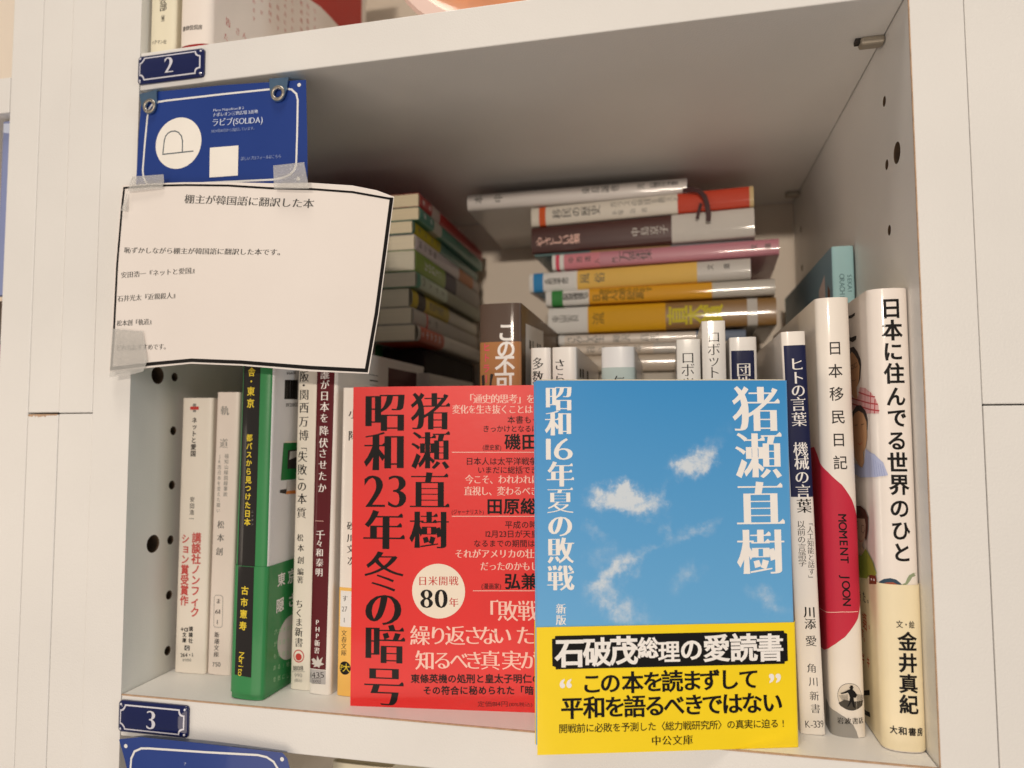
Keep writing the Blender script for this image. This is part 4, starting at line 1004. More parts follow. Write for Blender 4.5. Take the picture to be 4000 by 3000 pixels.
suna_art = [('r', (-9, 0), (12, 51.0), 'amber'), ('r', (-5.4, 32.4), (5.6, 49.4), 'white2')] + D['suna']
book('paperback_book', 'white paperback with an orange yellow foot, partly hidden behind the red book', frame(109.2, 19.5, .2, -1, .6), 12.4, 147.5, 104, '#efe8e0', ROW, r=2, art=suna_art)
book('paperback_book', 'white book set back in the shadow behind the red book, below the left stack', frame(107.6, 127, 0, 0, 0), 8, 163, 105, '#cfcac2', 'books standing in the back row', art=[('r', (20, 120), (60, 150), 'palegrey')])

# the two covers facing the camera
book('paperback_book', 'red paperback facing front with large black vertical title and a white circle', frame(219.0, 25.98, .05, 96.57, 0), 9.0, 147.3, 105, '#e61a16', 'books turned cover forward', r=2.0, b=2.5, gloss=0.55, art=D['red'])
def sky_mat():
    m = bpy.data.materials.new('sky_photo_cover'); m.use_nodes = True; nt = m.node_tree; b = nt.nodes['Principled BSDF']; L = nt.links
    tc = nt.nodes.new('ShaderNodeTexCoord'); sp = nt.nodes.new('ShaderNodeSeparateXYZ'); L.new(tc.outputs['Object'], sp.inputs[0])
    def mth(op, a, b_, c=None):
        n = nt.nodes.new('ShaderNodeMath'); n.operation = op
        for i, v in enumerate((a, b_, c)):
            if v is None: continue
            if isinstance(v, (int, float)): n.inputs[i].default_value = v
            else: L.new(v, n.inputs[i])
        return n.outputs[0]
    nz = nt.nodes.new('ShaderNodeTexNoise'); nz.inputs['Scale'].default_value = 95; nz.inputs['Detail'].default_value = 7; nz.inputs['Roughness'].default_value = 0.6
    L.new(tc.outputs['Object'], nz.inputs['Vector'])
    nz2 = nt.nodes.new('ShaderNodeTexNoise'); nz2.inputs['Scale'].default_value = 210; nz2.inputs['Detail'].default_value = 6; nz2.inputs['Roughness'].default_value = 0.65
    L.new(tc.outputs['Object'], nz2.inputs['Vector'])
    sc = nt.nodes.new('ShaderNodeSeparateXYZ'); L.new(nz.outputs[1], sc.inputs[0])
    wy = mth('ADD', sp.outputs[1], mth('MULTIPLY', mth('SUBTRACT', sc.outputs[0], 0.5), 0.022))
    wz = mth('ADD', sp.outputs[2], mth('MULTIPLY', mth('SUBTRACT', sc.outputs[1], 0.5), 0.017))
    acc = None
    # centre (mm from spine, mm up), half sizes, tilt, strength
    for cx, cz, rx, rz, ang, st in ((66, 97.6, 12.0, 4.4, -8, 1.2), (71, 99.5, 9, 3.2, 5, .9), (42, 111.2, 6.5, 4.6, 12, 1.05), (36.5, 115.5, 6, 3.2, 55, .5), (31, 124, 8, 3, 60, .18),
                                    (39.5, 86, 9.0, 3.0, 20, .5), (52, 85, 3.6, 4.2, 30, .34), (58, 78.5, 8, 2.0, 50, .2), (69, 71.8, 9.0, 3.8, 28, .72), (78, 66, 8, 2.6, 30, .45), (80, 77.6, 7, 4.8, 0, .38),
                                    (45.6, 68, 7, 4.2, 25, .42), (76, 59.5, 6, 4.5, -30, .4), (70.5, 53.5, 12, 5.0, -22, .55), (80.4, 87, 6, 3.2, -20, .36), (11, 58, 10, 3.6, -35, .5), (52, 100.5, 1.8, 4.2, 0, .32), (88, 70, 8, 9, 0, .10), (60, 62, 36, 12, 0, .05)):
        a = R(ang); dy = mth('SUBTRACT', wy, cx * S); dz = mth('SUBTRACT', wz, cz * S)
        # y grows to the left on the cover
        u = mth('ADD', mth('MULTIPLY', dy, -math.cos(a) / (rx * S)), mth('MULTIPLY', dz, math.sin(a) / (rx * S)))
        v = mth('ADD', mth('MULTIPLY', dy, math.sin(a) / (rz * S)), mth('MULTIPLY', dz, math.cos(a) / (rz * S)))
        r2 = mth('ADD', mth('MULTIPLY', u, u), mth('MULTIPLY', v, v))
        g = mth('MULTIPLY', mth('POWER', 2.718, mth('MULTIPLY', r2, -0.9)), st)
        acc = g if acc is None else mth('ADD', acc, g)
    n2 = mth('MULTIPLY', mth('SUBTRACT', nz2.outputs[0], 0.5), 2.4)
    dens = mth('MULTIPLY', acc, mth('ADD', n2, 0.95))
    mr = nt.nodes.new('ShaderNodeMapRange'); mr.interpolation_type = 'SMOOTHSTEP'; mr.inputs[1].default_value = 0.08; mr.inputs[2].default_value = 1.25; mr.inputs[4].default_value = 0.9
    L.new(dens, mr.inputs[0])
    rmp = nt.nodes.new('ShaderNodeMapRange'); rmp.inputs[1].default_value = 0.05; rmp.inputs[2].default_value = 0.147; L.new(sp.outputs[2], rmp.inputs[0])
    mx = nt.nodes.new('ShaderNodeMix'); mx.data_type = 'RGBA'; L.new(rmp.outputs[0], mx.inputs[0])
    mx.inputs[6].default_value = (*lin('#6ab0e4'), 1); mx.inputs[7].default_value = (*lin('#3791d2'), 1)
    mx2 = nt.nodes.new('ShaderNodeMix'); mx2.data_type = 'RGBA'; L.new(mr.outputs[0], mx2.inputs[0]); L.new(mx.outputs[2], mx2.inputs[6]); mx2.inputs[7].default_value = (*lin('#dfe6ec'), 1)
    L.new(mx2.outputs[2], b.inputs['Base Color']); b.inputs['Roughness'].default_value = 0.38; b.inputs['Coat Weight'].default_value = 0.2; b.inputs['Coat Roughness'].default_value = 0.15
    return m
BLUEM = frame(308.28, 12.13, .05, 105.76, 0)
bb = [('r', (-108.4, 0), (-4.0, 0.01), 'yel')]
book('paperback_book', 'blue paperback facing front with a photo of clouds and a yellow paper band', BLUEM, 9.0, 146.6, 104.6, '#3f86c6', 'books turned cover forward', r=1.6, b=3,
     art=D['blue'], covermat=sky_mat(), top_in=-0.5, band=(0, 48.9, '#ffdd0c'), band_art=D['blueband'])

# upright books seen above the two covers
hit_art = [('r', (-30, 170.6), (22, 190), '#5d4c42'), ('r', (-30, 100), (13, 170.6), '#b07a4c'), ('r', (13, 100), (140, 190), '#6b563f')] + D['hitler'] + D['hitler_r']
book('hardcover_book', 'thick brown hardcover with white and pink lettering rising behind the red book', frame(179.2, 40, 0, 0, 0), 21.4, 185, 118, '#7a6048', ROW, r=3, b=2.8, gloss=0.5, art=hit_art)
book('paperback_book', 'narrow white paperback whose title starts 多数, behind the blue book', frame(199.9, 40, 0, 0, 0), 10, 167, 104, '#f1ece6', ROW, r=2.2, art=D['tasu'])
book('paperback_book', 'white paperback whose title starts さら, with a barcode on its side', frame(211.6, 40, 0, 0, 0), 12, 167, 112, '#f2ede7', ROW, r=2.4, art=D['sara'] + D['sara_r'])
book('paperback_book', 'white book with a pale teal lower part, standing alone in the middle of the row', frame(237.5, 40, 0, 0, 0), 16, 166.4, 104, '#efeff0', ROW, r=4, b=2.6, art=[('r', (-30, 0), (30, 156.5), 'paleteal')] + D['teal'])
book('paperback_book', 'white paperback with katakana title ロボ and a red blot on its side', frame(270.5, 37, 0, 0, 0), 10.8, 168.6, 112, '#efece6', ROW, r=1.6, art=D['robo'] + D['robo_l'])
book('paperback_book', 'tall white paperback titled ロボット, highest of the three right of the gap', frame(282, 37, 0, 0, 0), 10.6, 176.8, 112, '#eeeae4', ROW, r=1.6, gloss=0.7, art=D['robot'])
book('paperback_book', 'white paperback with a navy label and white character 団', frame(294.9, 37, 0, 0, 0), 12, 168.8, 104, '#efebe6', ROW, r=2.2, gloss=0.7, art=[('r', (-5.9, 90), (5.1, 162.6), 'navy')] + D['dan'])
hito_art = [('r', (-4.5, 97.7), (9, 162.4), 'navy')] + D['hito']
book('paperback_book', 'white paperback with a long navy spine label and white title, right beside the blue cover', frame(317.2, 20.7, .2, 0, -1.1), 9.8, 168.4, 104, '#efe8e0', ROW, r=1.8, gloss=0.6, art=hito_art)
disc = [(-22, 118.5), (-16, 115.6), (-10.2, 111.8), (-5, 108.2), (.8, 102.9), (5.4, 96.5), (9.5, 89), (12.6, 79), (12.4, 66), (9.8, 55), (6.0, 47.8), (2.6, 44), (-.4, 40.3), (-4.5, 37.2), (-8.9, 34.6), (-16, 32), (-30, 30), (-60, 40), (-72, 74), (-60, 105), (-40, 117)]
book('hardcover_book', 'white book with a large red disc and black Latin lettering running down the spine', frame(331.3, 21, .2, 0, -.3), 13.6, 182.5, 128, '#efe7dd', ROW, r=4.5, b=2.5, gloss=0.2,
     art=[('p', disc, 'discred')] + D['mom'])
nih = book('paperback_book', 'thick white book with drawn portraits and a cream paper band, rightmost beside the panel', frame(349.6, 11, .2, 0, 0), 15.4, 183.6, 80, '#f1e8e0', ROW, r=5.5, b=2.5, gloss=0.55,
     art=D['nih'] + D['nih_l'], band=(0.5, 64.6, '#f1e3bf'), band_art=D['nihband_l'] + [q for q in D['nih'] if q[0] in 'cvh' and q[2][1] < 62])
teal_side = [('r', (-6, 0), (8, 222), '#a7cfd4'), ('r', (-160, 0), (-6, 222), '#7f9fb0'), ('p', [(-40, 205), (-24, 211), (-24, 170), (-40, 170)], '#d6c6c2'), ('p', [(-17, 204), (-12, 200), (-17, 170), (-22, 170)], '#7a4a33')]
book('hardcover_book', 'tall teal book standing back in the corner behind the white books', frame(351.4, 93, 0, 0, 0), 10.6, 220.5, 150, '#9fc8cf', 'books standing in the back row', r=1.5, gloss=0.6,
     art=teal_side + [('v', 'SEKAI', (3.0, 206), (3.0, 198), 3.2, 'g', '#5f8088', -90), ('v', 'ORACHINA', (-0.8, 206), (-0.8, 191), 3.4, 'g', '#5f8088', -90), ('c', '&', (0.4, 183.5), (0.4, 183.5), 12, 'gb', '#4c5d52')])

# ================================================================== BACK STACKS
tag(box('riser_box', (6, 140, 0.05), (104, 262, 180.6), pmat('shade_dark_card', '#2a2320', 0.8), None, 1.0), 'added box in the dark tone of the shaded gap, carrying the left stack', 'box')  # added support, the gap's shade is put into its dark colour
tag(box('riser_box', (196, 168, 0.05), (322, 266, 164.0), pmat('white_card', '#d8d0c4', 0.7), None, 1.0), 'pale box behind the standing books that carries the right stack', 'box')
RS = 'books lying in the stack on the right'
#  name, left x, right x, z0, z1, y left, y right, depth, colour, bands [(from left, to left, colour)], lettering, gloss, label
def lying(xl, xr, z0, z1, yl, yr, d, col, bands, txt, gloss, label, r=2.6, page='#e9dcc0', extra=None):
    h = math.hypot(xr - xl, yr - yl); yaw = math.degrees(math.atan2(yr - yl, xr - xl)); w = z1 - z0
    M = frame(xr, yr, (z0 + z1) / 2, yaw, 0, -90)
    art = []
    for a, b_, c in bands: art.append(('r', (-w / 2 - 60, h - b_), (w / 2 + 60, h - a), c))
    for t, a, b_, off, size, sty, c in txt: art.append(('v', t, (off, h - a), (off, h - b_), size * 1.12, sty, c))
    if extra: art += extra(w, h)
    return book('paperback_book', label, M, w, h, d, col, RS, r=r, b=2.4, gloss=gloss, art=art, page=page, ct=.35)
lying(190.7, 308.5, 182.0, 188.7, 158, 158, 100, '#e6dcd2', [(0, 4, 'white2'), (88, 118, '#7d8aa0')], [('さみし人生', 8, 27, 0, 5.6, 'm', 'grey2'), ('柳沢 高志', 38, 62, 0, 5.4, 'm', 'grey2')], .9, 'thin white book lying under the thick gold one in the right stack')
lying(192, 300, 175.2, 181.9, 158, 158, 100, '#ddd0c2', [(60, 75, 'palegrey')], [('暮らしの本', 20, 50, 0, 5, 'm', 'grey2')], .9, 'lowest visible cream book of the right stack')
lying(196, 312, 164.1, 175.1, 160, 160, 100, '#cdbfae', [], [], .9, 'beige book at the bottom of the right stack, mostly hidden')
lying(183.6, 326.5, 190.9 - 0.6, 207.4, 160, 153, 105, '#96703c', [(0, 26.5, 'white2'), (26.5, 76.5, '#e3aa1c'), (126, 132, 'palegrey')],
      [('東山彰良', 5, 18, 1.0, 4.6, 'mm', 'grey2'), ('流', 33.5, 33.5, 0, 7.5, 'mm', '#8a6d1c'), ('直木賞', 84, 105, -.3, 12.0, 'gb', 'goldtext')], .9, 'thick paperback with white, yellow and gold sections in the right stack')
lying(182.0, 326.0, 208.9, 219.0, 160, 153, 104, '#c9c3ba', [(0, 29, 'white2'), (29, 107, '#e8a92c'), (4, 11.5, 'leaf')],
      [('阿部謹也', 14, 26, 0.6, 4.6, 'gb', 'grey2'), ('歴史を読みなおす', 38, 68, 2.8, 4.0, 'gb', '#8f6f22'), ('日本人の起源', 34, 62, -1.6, 4.8, 'gb', '#8f6f22')], .9, 'yellow paperback with a green square in the right stack')
lying(170.3, 311.8, 219.2, 232.2, 163, 151, 104, '#cdc8c2', [(0, 33, 'white2'), (33, 110, '#efc465'), (2.8, 9.6, '#3a8fce')],
      [('多田道太郎', 13, 25, 0, 4.2, 'g', 'grey2'), ('風俗', 38, 48, .5, 6.4, 'mm', '#7d7460'), ('文庫', 118, 128, 2.2, 3.6, 'g', 'grey2')], .9, 'pale yellow paperback with a blue square in the right stack')
lying(186.5, 328.7, 233.2, 243.4, 160, 151, 104, '#c98594', [(0, 8, 'white2'), (8, 32, '#d98b97'), (2.5, 5.0, 'pink')],
      [('中西進', 13, 24, 0.6, 3.8, 'g', 'grey2'), ('万葉集', 48, 62, 1.0, 7.0, 'mm', 'grey2'), ('入門', 30, 42, -1.6, 3.4, 'g', 'grey2'), ('文庫', 128, 136, .5, 3.6, 'g', 'grey2')], .9, 'pink paperback in the right stack')
lying(174, 314, 243.6, 245.2, 164, 158, 100, '#5f7f80', [(38, 90, '#b08a62'), (90, 140, '#8c9296')], [], .5, 'very thin teal and tan booklet between the pink and maroon books in the right stack', r=.8)
lying(172.1, 314.7, 245.4, 263.6, 162, 150, 105, '#4a2622', [(93, 143, 'palegrey')],
      [('やさしい猫', 6.5, 30, -1.6, 6.4, 'mm', 'pinkwhite'), ('中島京子', 70, 88, -.4, 5.2, 'mm', 'palegrey')], .9, 'thick dark maroon book with a grey right end in the right stack')
bk_b = lying(172.1, 314.6, 264.2, 277.2, 162, 150, 105, '#d9d2c6', [(5.5, 10, '#cf5a2c'), (97, 140.5, '#c2452f'), (140.5, 143, '#c9b184')],
      [('移民の歴史', 18, 44, .6, 6.2, 'mm', 'grey2'), ('ガラスの地球を救えと', 56, 96, 3.0, 4.6, 'm', 'grey2'), ('手塚 治 著', 57, 76, -3.0, 3.4, 'm', 'grey2')], .9, 'white book with an orange bar, red right end and hanging ribbon in the right stack')
lying(127.6, 275.0, 278.0, 289.2, 160, 160, 108, '#d0cac6', [], [('本', 8, 8, 1.4, 6.0, 'mm', 'grey2'), ('中', 22, 22, 1.4, 6.0, 'mm', 'grey2'), ('東島誠也', 82, 101, 2.2, 5.4, 'mm', 'grey2'), ('光島', 118, 126, 2.2, 4.6, 'mm', 'grey2'), ('講談社選書', 128, 140, 2.4, 3.6, 'g', 'grey2')], .9,
      'long grey and white book on top of the right stack, jutting out to the left', page='#b9ae9d', r=3.5)
# ribbon bookmark, a part of the book it hangs from
Mi = frame(314.6, 150, 270.7, math.degrees(math.atan2(-12, 142.5)), 0, -90).inverted()
def ribbon(path, w, name='ribbon_bookmark'):
    V = []; F = []
    for i, (x, y, z) in enumerate(path):
        q = path[min(i + 1, len(path) - 1)]; p = path[max(i - 1, 0)]
        tx, tz = q[0] - p[0], q[2] - p[2]; L = math.hypot(tx, tz) or 1
        nx, nz = -tz / L * w / 2, tx / L * w / 2
        for dy in (0, 0.35):
            V += [tuple(Mi @ Vector((x + nx, y + dy, z + nz))), tuple(Mi @ Vector((x - nx, y + dy, z - nz)))]
        if i:
            a = 4 * (i - 1); b = 4 * i
            F += [(a, a + 1, b + 1, b), (a + 3, a + 2, b + 2, b + 3), (a + 1, a + 3, b + 3, b + 1), (a + 2, a, b, b + 2)]
    return mesh(name, V, F, [pmat('maroon_ribbon', '#3b1416', 0.6, 0, 0.1, 300)], bk_b)
ribbon([(272, 152, 277.7), (277.5, 149.8, 277.3), (282, 148.6, 275.6), (285.2, 147.8, 271.5), (286.6, 147.4, 266), (287.4, 147.2, 260), (287.0, 147.2, 255.5)], 3.0)
ribbon([(283, 149.8, 268), (281.6, 149.2, 263), (280.4, 148.8, 258)], 2.0)

LS = 'books lying in the stack on the left'
# z0, z1, x of spine, colour, bands(from camera end), thickness
LB = [(181.3, 191.5, 112.8, '#b5b0a8', [(4, 50, '#c4553c')], 'coral red paperback at the bottom of the left stack', '#e6ddc6', 3.5),
      (191.8, 202.4, 109.0, '#bdb8b0', [(0, 148, '#b9b4ad'), (24, 27, 'redink')], 'greyish white paperback second from the bottom of the left stack', '#e6ddc6', 1.8),
      (202.7, 214.5, 108.2, '#a9a596', [(0, 10, '#cbb62e'), (10, 24, '#3a322c'), (24, 74, '#c9b338')], 'black and yellow paperback in the lower half of the left stack', '#e0d9c4', 3.5),
      (214.8, 224.3, 111.8, '#aebfa9', [(0, 6, '#5f9a86'), (60, 148, '#8d907c')], 'pale green paperback below the middle of the left stack', '#dcd5c2', 2.0),
      (224.8, 238.0, 110.8, '#7f9e3a', [(58, 84, '#3d3647'), (84, 148, '#9a948e')], 'olive green paperback with a dark purple middle in the left stack', '#dcd6c3', 1.8),
      (238.3, 247.9, 110.2, '#cfc6ca', [(92, 130, '#c9814e'), (130, 148, '#b5aca6')], 'lilac white paperback with an orange far end in the left stack', '#f6ead0', 1.8),  # page edges from here up paler, lamplight put into their colour
      (248.2, 256.3, 109.4, '#3c7468', [(2, 52, '#b6a820')], 'teal paperback with an olive yellow band, third from the top of the left stack', '#f4e6c6', 1.8),
      (256.6, 264.8, 113.4, '#3f8070', [(26, 42, '#b5b0a4')], 'dark teal green paperback second from the top of the left stack', '#f6e6c4', 1.8),
      (265.1, 273.8, 113.0, '#a3201f', [(22, 38, '#b5a6a0')], 'red paperback on top of the left stack', '#f6e6c4', 1.8)]
LT = [('時代の中で', 8, 40), ('松本', 30, 44), ('昭和史発掘', 34, 58), ('文学入門', 12, 50), ('ことばの力', 18, 46), ('物語の国', 8, 36), ('名作全集', 10, 46), ('世界', 8, 20), ('赤本', 6, 18)]
for i, (z0, z1, xs, col, bands, label, pg, rr) in enumerate(LB):
    w = z1 - z0; h = 148
    M = Matrix.Translation((xs, 105 + (i % 3) * 0.8, (z0 + z1) / 2)) @ Matrix(((0, -1, 0, 0), (0, 0, 1, 0), (-1, 0, 0, 0), (0, 0, 0, 1)))
    art = [('r', (-w / 2 - 30, a), (w / 2 + 30, b_), c) for a, b_, c in bands]
    t, a, b_ = LT[i]; art.append(('v', t, (0, b_), (0, a), w * .5, 'mm', 'white2' if i in (0, 4, 7, 8) else 'grey2'))
    book('paperback_book', label, M, w, h, 104, col, LS, art=art, page=pg, r=rr, b=2.6, gloss=.5, page_in=.8, foot_in=0.02, ct=0.28)

# ================================================================== SHELF ABOVE AND BELOW
ZT = H + 19.5
book('paperback_book', 'narrow cream book on the upper shelf above the plate numbered 2', frame(9, 4, ZT + .05), 15, 186, 110, '#ece4cb', 'books on the upper shelf', r=2.5, art=D['tba'])
book('paperback_book', 'white book on the upper shelf with red lettering on its side and a red foot', frame(28, 4, ZT + .05), 18, 186, 186, '#b3201f', 'books on the upper shelf', r=4, b=2.4,
     band=(3.2, 150, '#efe5dc'), band_art=None, art=None)
upper = [o for o in scene.objects if o.get('label', '').startswith('white book on the upper shelf')][0]
mfu = fold_map(18, 2.4, 4)
cu = [s * .9 for s in range(-14, 15)]
make_print('band_lettering', [('p', [(109, 87), (122, 90.4), (135.8, 91.8), (149, 92.4), (187, 92.5), (187, 150.2), (80, 150.2), (96, 100)], 'redblot')] + D['tbb'] + D['tbb_r'], mfu, upper, .2, cu, eps0=.5)
# rounded orange ornament with a pale rim
def lathe(name, prof, M, mats, parent, n=48):
    V = []; F = []
    for i in range(n):
        a = 2 * math.pi * i / n
        for r_, z in prof: V.append(tuple(M @ Vector((r_ * math.cos(a), r_ * math.sin(a), z))))
    k = len(prof)
    for i in range(n):
        for j in range(k - 1):
            F.append((i * k + j, ((i + 1) % n) * k + j, ((i + 1) % n) * k + j + 1, i * k + j + 1))
    return mesh(name, V, F, mats, parent, smooth=50)
orn = empty('plate_ornament', Matrix.Translation((178, 32, ZT + .1)))
tag(orn, 'orange round plate with a pale pink rim standing on the upper shelf', 'plate')
MO = Matrix.Translation((0, 0, 54)) @ Matrix.Rotation(R(84), 4, 'X')
om = pmat('orange_glaze', '#c8722b', 0.35, 0.3, 0.25, 30)
nt = om.node_tree
lathe('plate_disc', [(0.01, 1.0), (20, 1.0), (40, 1.6), (44.5, 3.0), (44.5, -1.0), (0.01, -2.5)], MO, [om], orn)
lathe('rim', [(44.5, 3.2), (52, 5.0), (53.6, 3.6), (52, 1.5), (44.5, -1.2)], MO, [pmat('pink_rim', '#d9b9ad', 0.5)], orn)
lathe('foot', [(22, -2.0), (24, -12), (20, -12), (19, -2.2)], MO, [om], orn)
# compartment below
book('hardcover_book', 'cream book in the lower compartment showing only its top at the bottom edge', frame(100, 56, -345, 0), 34, 296, 150, '#e6dcc0', None, page='#cfc09a')

# ================================================================== ENAMEL PLATES
NAVY = pmat('enamel_navy', '#131c50', 0.12, 0.8, 0.02, 40)
ENW = pmat('enamel_white', '#d9d8e2', 0.2, 0.6, 0.02, 40)
def rrect(x0, z0, x1, z1, r, n=6):
    out = []
    for cx, cz, a0 in ((x1 - r, z1 - r, 0), (x0 + r, z1 - r, 90), (x0 + r, z0 + r, 180), (x1 - r, z0 + r, 270)):
        for i in range(n + 1):
            a = R(a0 + 90 * i / n); out.append((cx + r * math.cos(a), cz + r * math.sin(a)))
    return out
def notch(x0, z0, x1, z1, r, n=6):
    out = []
    for cx, cz, a0 in ((x1, z1, 270), (x0, z1, 0), (x0, z0, 90), (x1, z0, 180)):
        for i in range(n + 1):
            a = R(a0 - 90 * i / n); out.append((cx + r * math.cos(a), cz + r * math.sin(a)))
    return out
def enamel_plate(x, z, ch, label):
    w, h = 38.3, 14.8
    e = empty('number_plate', Matrix.Translation((x, 0, z))); tag(e, label, 'number plate', 'enamel number plates on the shelf edges')
    # domed body
    V = []; F = []; rings = [(0.0, -0.05, 0.0), (0.0, -1.0, 0.0), (0.35, -1.45, 0), (1.6, -1.75, 0), (3.6, -2.15, 0), (5.4, -2.3, 0)]
    n = None
    for ins, y, _ in rings:
        o_ = rrect(ins, ins, w - ins, h - ins, max(0.4, 1.9 - ins * .5)); n = len(o_)
        V += [(px, y, pz) for px, pz in o_]
    for k in range(len(rings) - 1):
        for i in range(n): F.append((k * n + i, k * n + (i + 1) % n, (k + 1) * n + (i + 1) % n, (k + 1) * n + i))
    F.append(tuple((len(rings) - 1) * n + i for i in range(n)))
    body = mesh('plate_body', V, F, [NAVY], e, smooth=60)
    def surf(px, pz):
        d = min(px, pz, w - px, h - pz)
        pr = [(0, 1.0), (.35, 1.45), (1.6, 1.75), (3.6, 2.15), (5.4, 2.3), (99, 2.3)]
        for a, b_ in zip(pr, pr[1:]):
            if d <= b_[0]: return a[1] + (b_[1] - a[1]) * (max(d, 0) - a[0]) / (b_[0] - a[0])
        return 2.3
    def lay(name, cs, mat, lift=0.14):
        V2, F2 = tess(cs)
        bm = bmesh.new(); vs = [bm.verts.new((a, b_, 0)) for a, b_ in V2]
        for f in F2:
            try: bm.faces.new([vs[i] for i in f])
            except ValueError: pass
        for k in range(1, 20):
            bmesh.ops.bisect_plane(bm, geom=bm.verts[:] + bm.edges[:] + bm.faces[:], plane_co=(w * k / 20, 0, 0), plane_no=(1, 0, 0), dist=1e-4)
        for k in range(1, 12):
            bmesh.ops.bisect_plane(bm, geom=bm.verts[:] + bm.edges[:] + bm.faces[:], plane_co=(0, h * k / 12, 0), plane_no=(0, 1, 0), dist=1e-4)
        for v in bm.verts: v.co = Vector((v.co.x, -surf(v.co.x, v.co.y) - lift, v.co.y)) * S
        me = bpy.data.meshes.new(name); bm.to_mesh(me); bm.free(); return link(name, me, [mat], e)
    lay('border_line', [notch(1.5, 1.5, w - 1.5, h - 1.5, 2.6), notch(2.15, 2.15, w - 2.15, h - 2.15, 2.55)[::-1]], ENW)
    for cx, cz in ((1.7, 1.7), (w - 1.7, 1.7), (1.7, h - 1.7), (w - 1.7, h - 1.7)):
        lathe('screw_dot', [(0.01, 0.5), (0.35, .42), (0.62, 0.1), (0.62, -0.3)], Matrix.Translation((cx, -1.55, cz)) @ Matrix.Rotation(R(90), 4, 'X'), [ENW], e, 12)
    V2, F2, bb = glyph(ch, 'db'); k = 8.4 / (bb[3] - bb[1])
    cs = []
    bm = bmesh.new(); vs = [bm.verts.new((w / 2 + (a - (bb[0] + bb[2]) / 2) * k * .88, h / 2 + (b_ - (bb[1] + bb[3]) / 2) * k, 0)) for a, b_ in V2]
    for f in F2:
        try: bm.faces.new([vs[i] for i in f])
        except ValueError: pass
    for v in bm.verts: v.co = Vector((v.co.x, -2.3 - 0.2, v.co.y)) * S
    me = bpy.data.meshes.new('numeral'); bm.to_mesh(me); bm.free(); link('numeral', me, [ENW], e)
    return e
enamel_plate(-0.1, 302.9, '2', 'dark blue enamel plate with the number 2 on the upper shelf edge')
enamel_plate(-0.1, -17.1, '3', 'dark blue enamel plate with the number 3 on the lower shelf edge')

# ================================================================== CARDS, NOTE, CLIPS, TAPE
def warp(yfun):
    """lay a drawing made in the plane y=-3 onto a sheet standing at depth yfun(x,z)"""
    def f(x, z, eps):
        y = yfun(x, z) - eps
        k = (y - CAMP.y) / (-3 - CAMP.y)
        return (CAMP.x + (x - CAMP.x) * k, y, CAMP.z + (z - CAMP.z) * k)
    return f
def sheet(name, outline_, mapf, mat, parent, th=0.35, nx=24, nz=10):
    V2, F2 = tess([outline_]); bm = bmesh.new(); vs = [bm.verts.new((a, b_, 0)) for a, b_ in V2]
    for f in F2:
        try: bm.faces.new([vs[i] for i in f])
        except ValueError: pass
    xs = [v[0] for v in V2]; zs = [v[1] for v in V2]
    for k in range(1, nx):
        bmesh.ops.bisect_plane(bm, geom=bm.verts[:] + bm.edges[:] + bm.faces[:], plane_co=(min(xs) + (max(xs) - min(xs)) * k / nx, 0, 0), plane_no=(1, 0, 0), dist=1e-4)
    for k in range(1, nz):
        bmesh.ops.bisect_plane(bm, geom=bm.verts[:] + bm.edges[:] + bm.faces[:], plane_co=(0, min(zs) + (max(zs) - min(zs)) * k / nz, 0), plane_no=(0, 1, 0), dist=1e-4)
    ret = bmesh.ops.extrude_face_region(bm, geom=bm.faces[:])
    top = set(g for g in ret['geom'] if isinstance(g, bmesh.types.BMVert))
    for v in bm.verts: v.co = Vector(mapf(v.co.x, v.co.y, th if v in top else 0.0)) * S
    bmesh.ops.recalc_face_normals(bm, faces=bm.faces)
    me = bpy.data.meshes.new(name); bm.to_mesh(me); bm.free()
    return link(name, me, [mat], parent, 30)
CARDB = pmat('card_blue', '#1c3b88', 0.38, 0.25, 0.03, 30, 0.1, 500)
def ycard(x, z): return -0.6 - 4.6 * x / 96 - 1.0 * math.sin(math.pi * min(1, max(0, x / 96)))
cm = warp(ycard)
card = empty('name_card', Matrix.Identity(4)); tag(card, 'blue name card with a large letter P in a white circle, hung from two clips', 'card', 'blue name cards hung under the shelf boards')
quad = [(2.4, 249.0), (3.0, 275), (4.4, 297.2), (50, 296.2), (95.2, 293.7), (96.2, 268), (96.9, 241.2), (50, 245.6)]
sheet('card_sheet', quad, cm, CARDB, card)
bord = [(8.4, 288.2), (10.4, 290.6), (14.2, 291.6), (18.8, 291.8), (50, 291.6), (76.5, 291.2), (83, 291.0), (87.6, 289.8), (90.2, 287.4), (91.0, 284.2), (90.95, 268), (90.7, 252.8), (89.5, 250), (87.5, 248.2), (84, 247), (78.7, 246.5), (50, 247.6), (18.2, 248.75), (11.96, 248.9), (8.6, 250.4), (6.7, 253.4), (6.1, 257.4), (6.8, 270), (7.9, 284.6), (8.4, 288.2)]
Pst = [(17.45, 264.4), (18.1, 271.4), (18.8, 273.6), (20.2, 275.0), (22.0, 275.7), (24.0, 275.7), (26.0, 274.8), (27.8, 272.8), (28.5, 270.2), (28.6, 264.6)]
card_art = [('l', bord, .95, 'white2'), ('o', (26.2, 269.3), 13.0, 0, '#f3eee6'), ('l', Pst, .6, '#56626a'), ('l', [(17.4, 264.4), (34.6, 264.5)], .6, '#56626a'),
            ('o', (91.6, 291.6), .95, 0, 'white2'), ('o', (91.9, 245.8), .95, 0, 'white2'), ('p', [(44.0, 265.3), (59.7, 265.0), (59.7, 250.1), (44.1, 250.4)], '#f3eee6')]
xc = [k * 4 for k in range(-1, 26)]
make_print('printed_design', card_art + D['card'], cm, card, .2, xc, eps0=.40, dw=.02)
